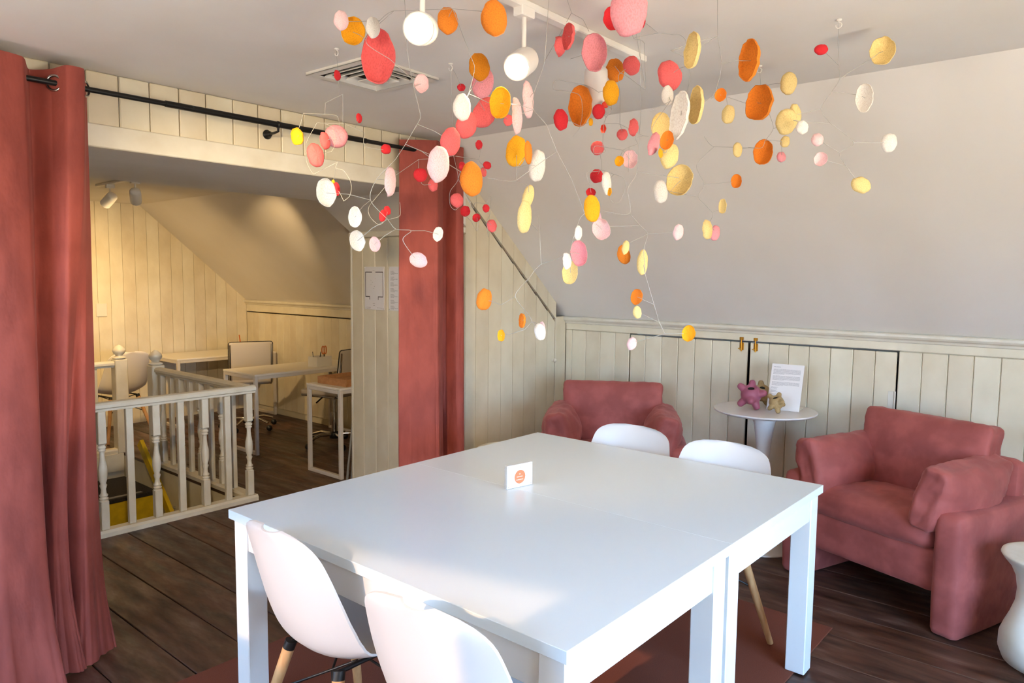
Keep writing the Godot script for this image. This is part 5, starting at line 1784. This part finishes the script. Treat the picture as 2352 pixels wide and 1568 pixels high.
func blob_pot(called: String, label: String, at: Vector3, turn: float, s: float, m: Material, seed: int) -> void:
	var t := thing(called, label, "ornament", at, turn)
	var g := Geo.new()
	var legs := [Vector3(-0.9, -0.75, 0.5), Vector3(0.55, -0.85, 0.7), Vector3(0.1, -0.8, -0.9), Vector3(-0.95, 0.75, -0.1), Vector3(1.15, 0.35, 0.2), Vector3(0.1, 0.0, 1.15), Vector3(0.0, 0.75, -0.85)]
	# smooth union of a ball and its stubby arms, meshed along rays from the middle
	var rows := []
	var nv := 40
	var nu := 56
	for a in nv + 1:
		var th := PI * a / nv
		var row := PackedVector3Array()
		for b in nu:
			var ph := TAU * b / nu
			var d := Vector3(sin(th) * cos(ph), -cos(th), -sin(th) * sin(ph))
			var r := 0.76
			for l in legs:
				var c: float = clampf(d.dot(l.normalized()), -1.0, 1.0)
				var ang := acos(c)
				var reach: float = l.length() - 0.76
				r += reach * exp(-pow(ang / 0.29, 4.0))
			if d.y > 0.86:
				r -= 0.30 * smoothstep(0.86, 0.93, d.y)
			row.append(Basis(Vector3(1, 0, 0), 0.42) * d * r * s)
		rows.append(row)
	g.grid(rows, true)
	g.weld()
	var low := 0.0
	for p in g.v:
		low = minf(low, p.y)
	part(t, "body", g.mesh(), m, Transform3D(Basis.IDENTITY, Vector3(0, -low, 0)))
	g = Geo.new()
	g.lathe([Vector2(0.0, 0.40 * s), Vector2(0.24 * s, 0.43 * s), Vector2(0.26 * s, 0.50 * s), Vector2(0.0, 0.50 * s)], 16)
	part(t, "opening", g.mesh(), M.dark, Transform3D(Basis(Vector3(1, 0, 0), 0.42), Vector3(0, -low, 0)))

func build_small() -> void:
	# rug under the table
	var rg := thing("rug", "flat rust brown rug under the white tables", "rug", Vector3(-1.72, 0, -2.05))
	bx(rg, "weave", Vector3(-0.9, 0.0007, -1.2), Vector3(0.815, 0.006, 1.05), M.rug, 0.002)
	# sign on the table
	var sg := thing("table_sign", "clear block sign with an orange disc standing on the table", "sign", Vector3(-1.697, 0.7405, -2.045), 79.0)
	bx(sg, "acrylic_block", Vector3(-0.061, 0.0, -0.016), Vector3(0.061, 0.088, 0.0005), M.acrylic, 0.001)
	sheet(sg, "sign_print", 0.12, 0.086, page(256, 184, "disc"), Transform3D(Basis.IDENTITY, Vector3(0, 0.001, 0.0008)))
	bx(sg, "card_back", Vector3(-0.06, 0.001, -0.004), Vector3(0.06, 0.087, -0.001), mat(rgb(248, 248, 250), 0.5), 0.0003)
	# letter in a clear stand on the round table
	var st := thing("letter_stand", "printed letter in a slanted stand on the round table", "document", Vector3(-1.455, 0.7905, -4.06), 6.0)
	var lean := Basis(Vector3(1, 0, 0), deg_to_rad(-20.0))
	part(st, "acrylic_back", cbox(Vector3(0.178, 0.268, 0.004), 0.0008), mat(rgb(232, 228, 228), 0.5), Transform3D(lean, lean * Vector3(0, 0.134, -0.0025)))
	sheet(st, "letter", 0.174, 0.264, page(420, 594, "letter"), Transform3D(lean, lean * Vector3(0, 0.002, 0.0006)))
	part(st, "foot", cbox(Vector3(0.17, 0.004, 0.12), 0.001), M.acrylic, Transform3D(Basis.IDENTITY, Vector3(0, 0.002, -0.065)))
	blob_pot("jack_pot", "pink clay pot with stubby legs on the round table", Vector3(-1.605, 0.7905, -3.98), 15.0, 0.075, M.pot_pink, 1)
	blob_pot("jack_pot", "small tan clay pot standing in front of the letter", Vector3(-1.455, 0.7905, -3.965), -20.0, 0.052, M.pot_tan, 2)
	blob_pot("jack_pot", "tan clay pot half hidden behind the pink pot", Vector3(-1.61, 0.7905, -4.145), 35.0, 0.066, M.pot_tan, 3)
	# notices on the jamb
	for k in 2:
		var x := -4.065 if k == 0 else -3.80
		var n := thing("wall_notice", ["paper notice with a floor plan on the board jamb", "paper notice with two columns of print beside the curtain"][k], "notice", Vector3(x, 1.285, -3.276), 0.0)
		part(n, "acrylic_sheet", cbox(Vector3(0.216, 0.303, 0.006), 0.001), mat(rgb(240, 236, 230), 0.2), Transform3D(Basis.IDENTITY, Vector3(0, 0.1515, 0.003)))
		sheet(n, "print", 0.21, 0.297, page(280, 420, ["plan", "list"][k]), Transform3D(Basis.IDENTITY, Vector3(0, 0.003, 0.0065)))
		for s in [[-0.1, 0.295], [0.1, 0.295], [-0.1, 0.01], [0.1, 0.01]]:
			part(n, "screw", cbox(Vector3(0.006, 0.006, 0.003), 0.001), M.steel, Transform3D(Basis.IDENTITY, Vector3(s[0], s[1], 0.0075)))
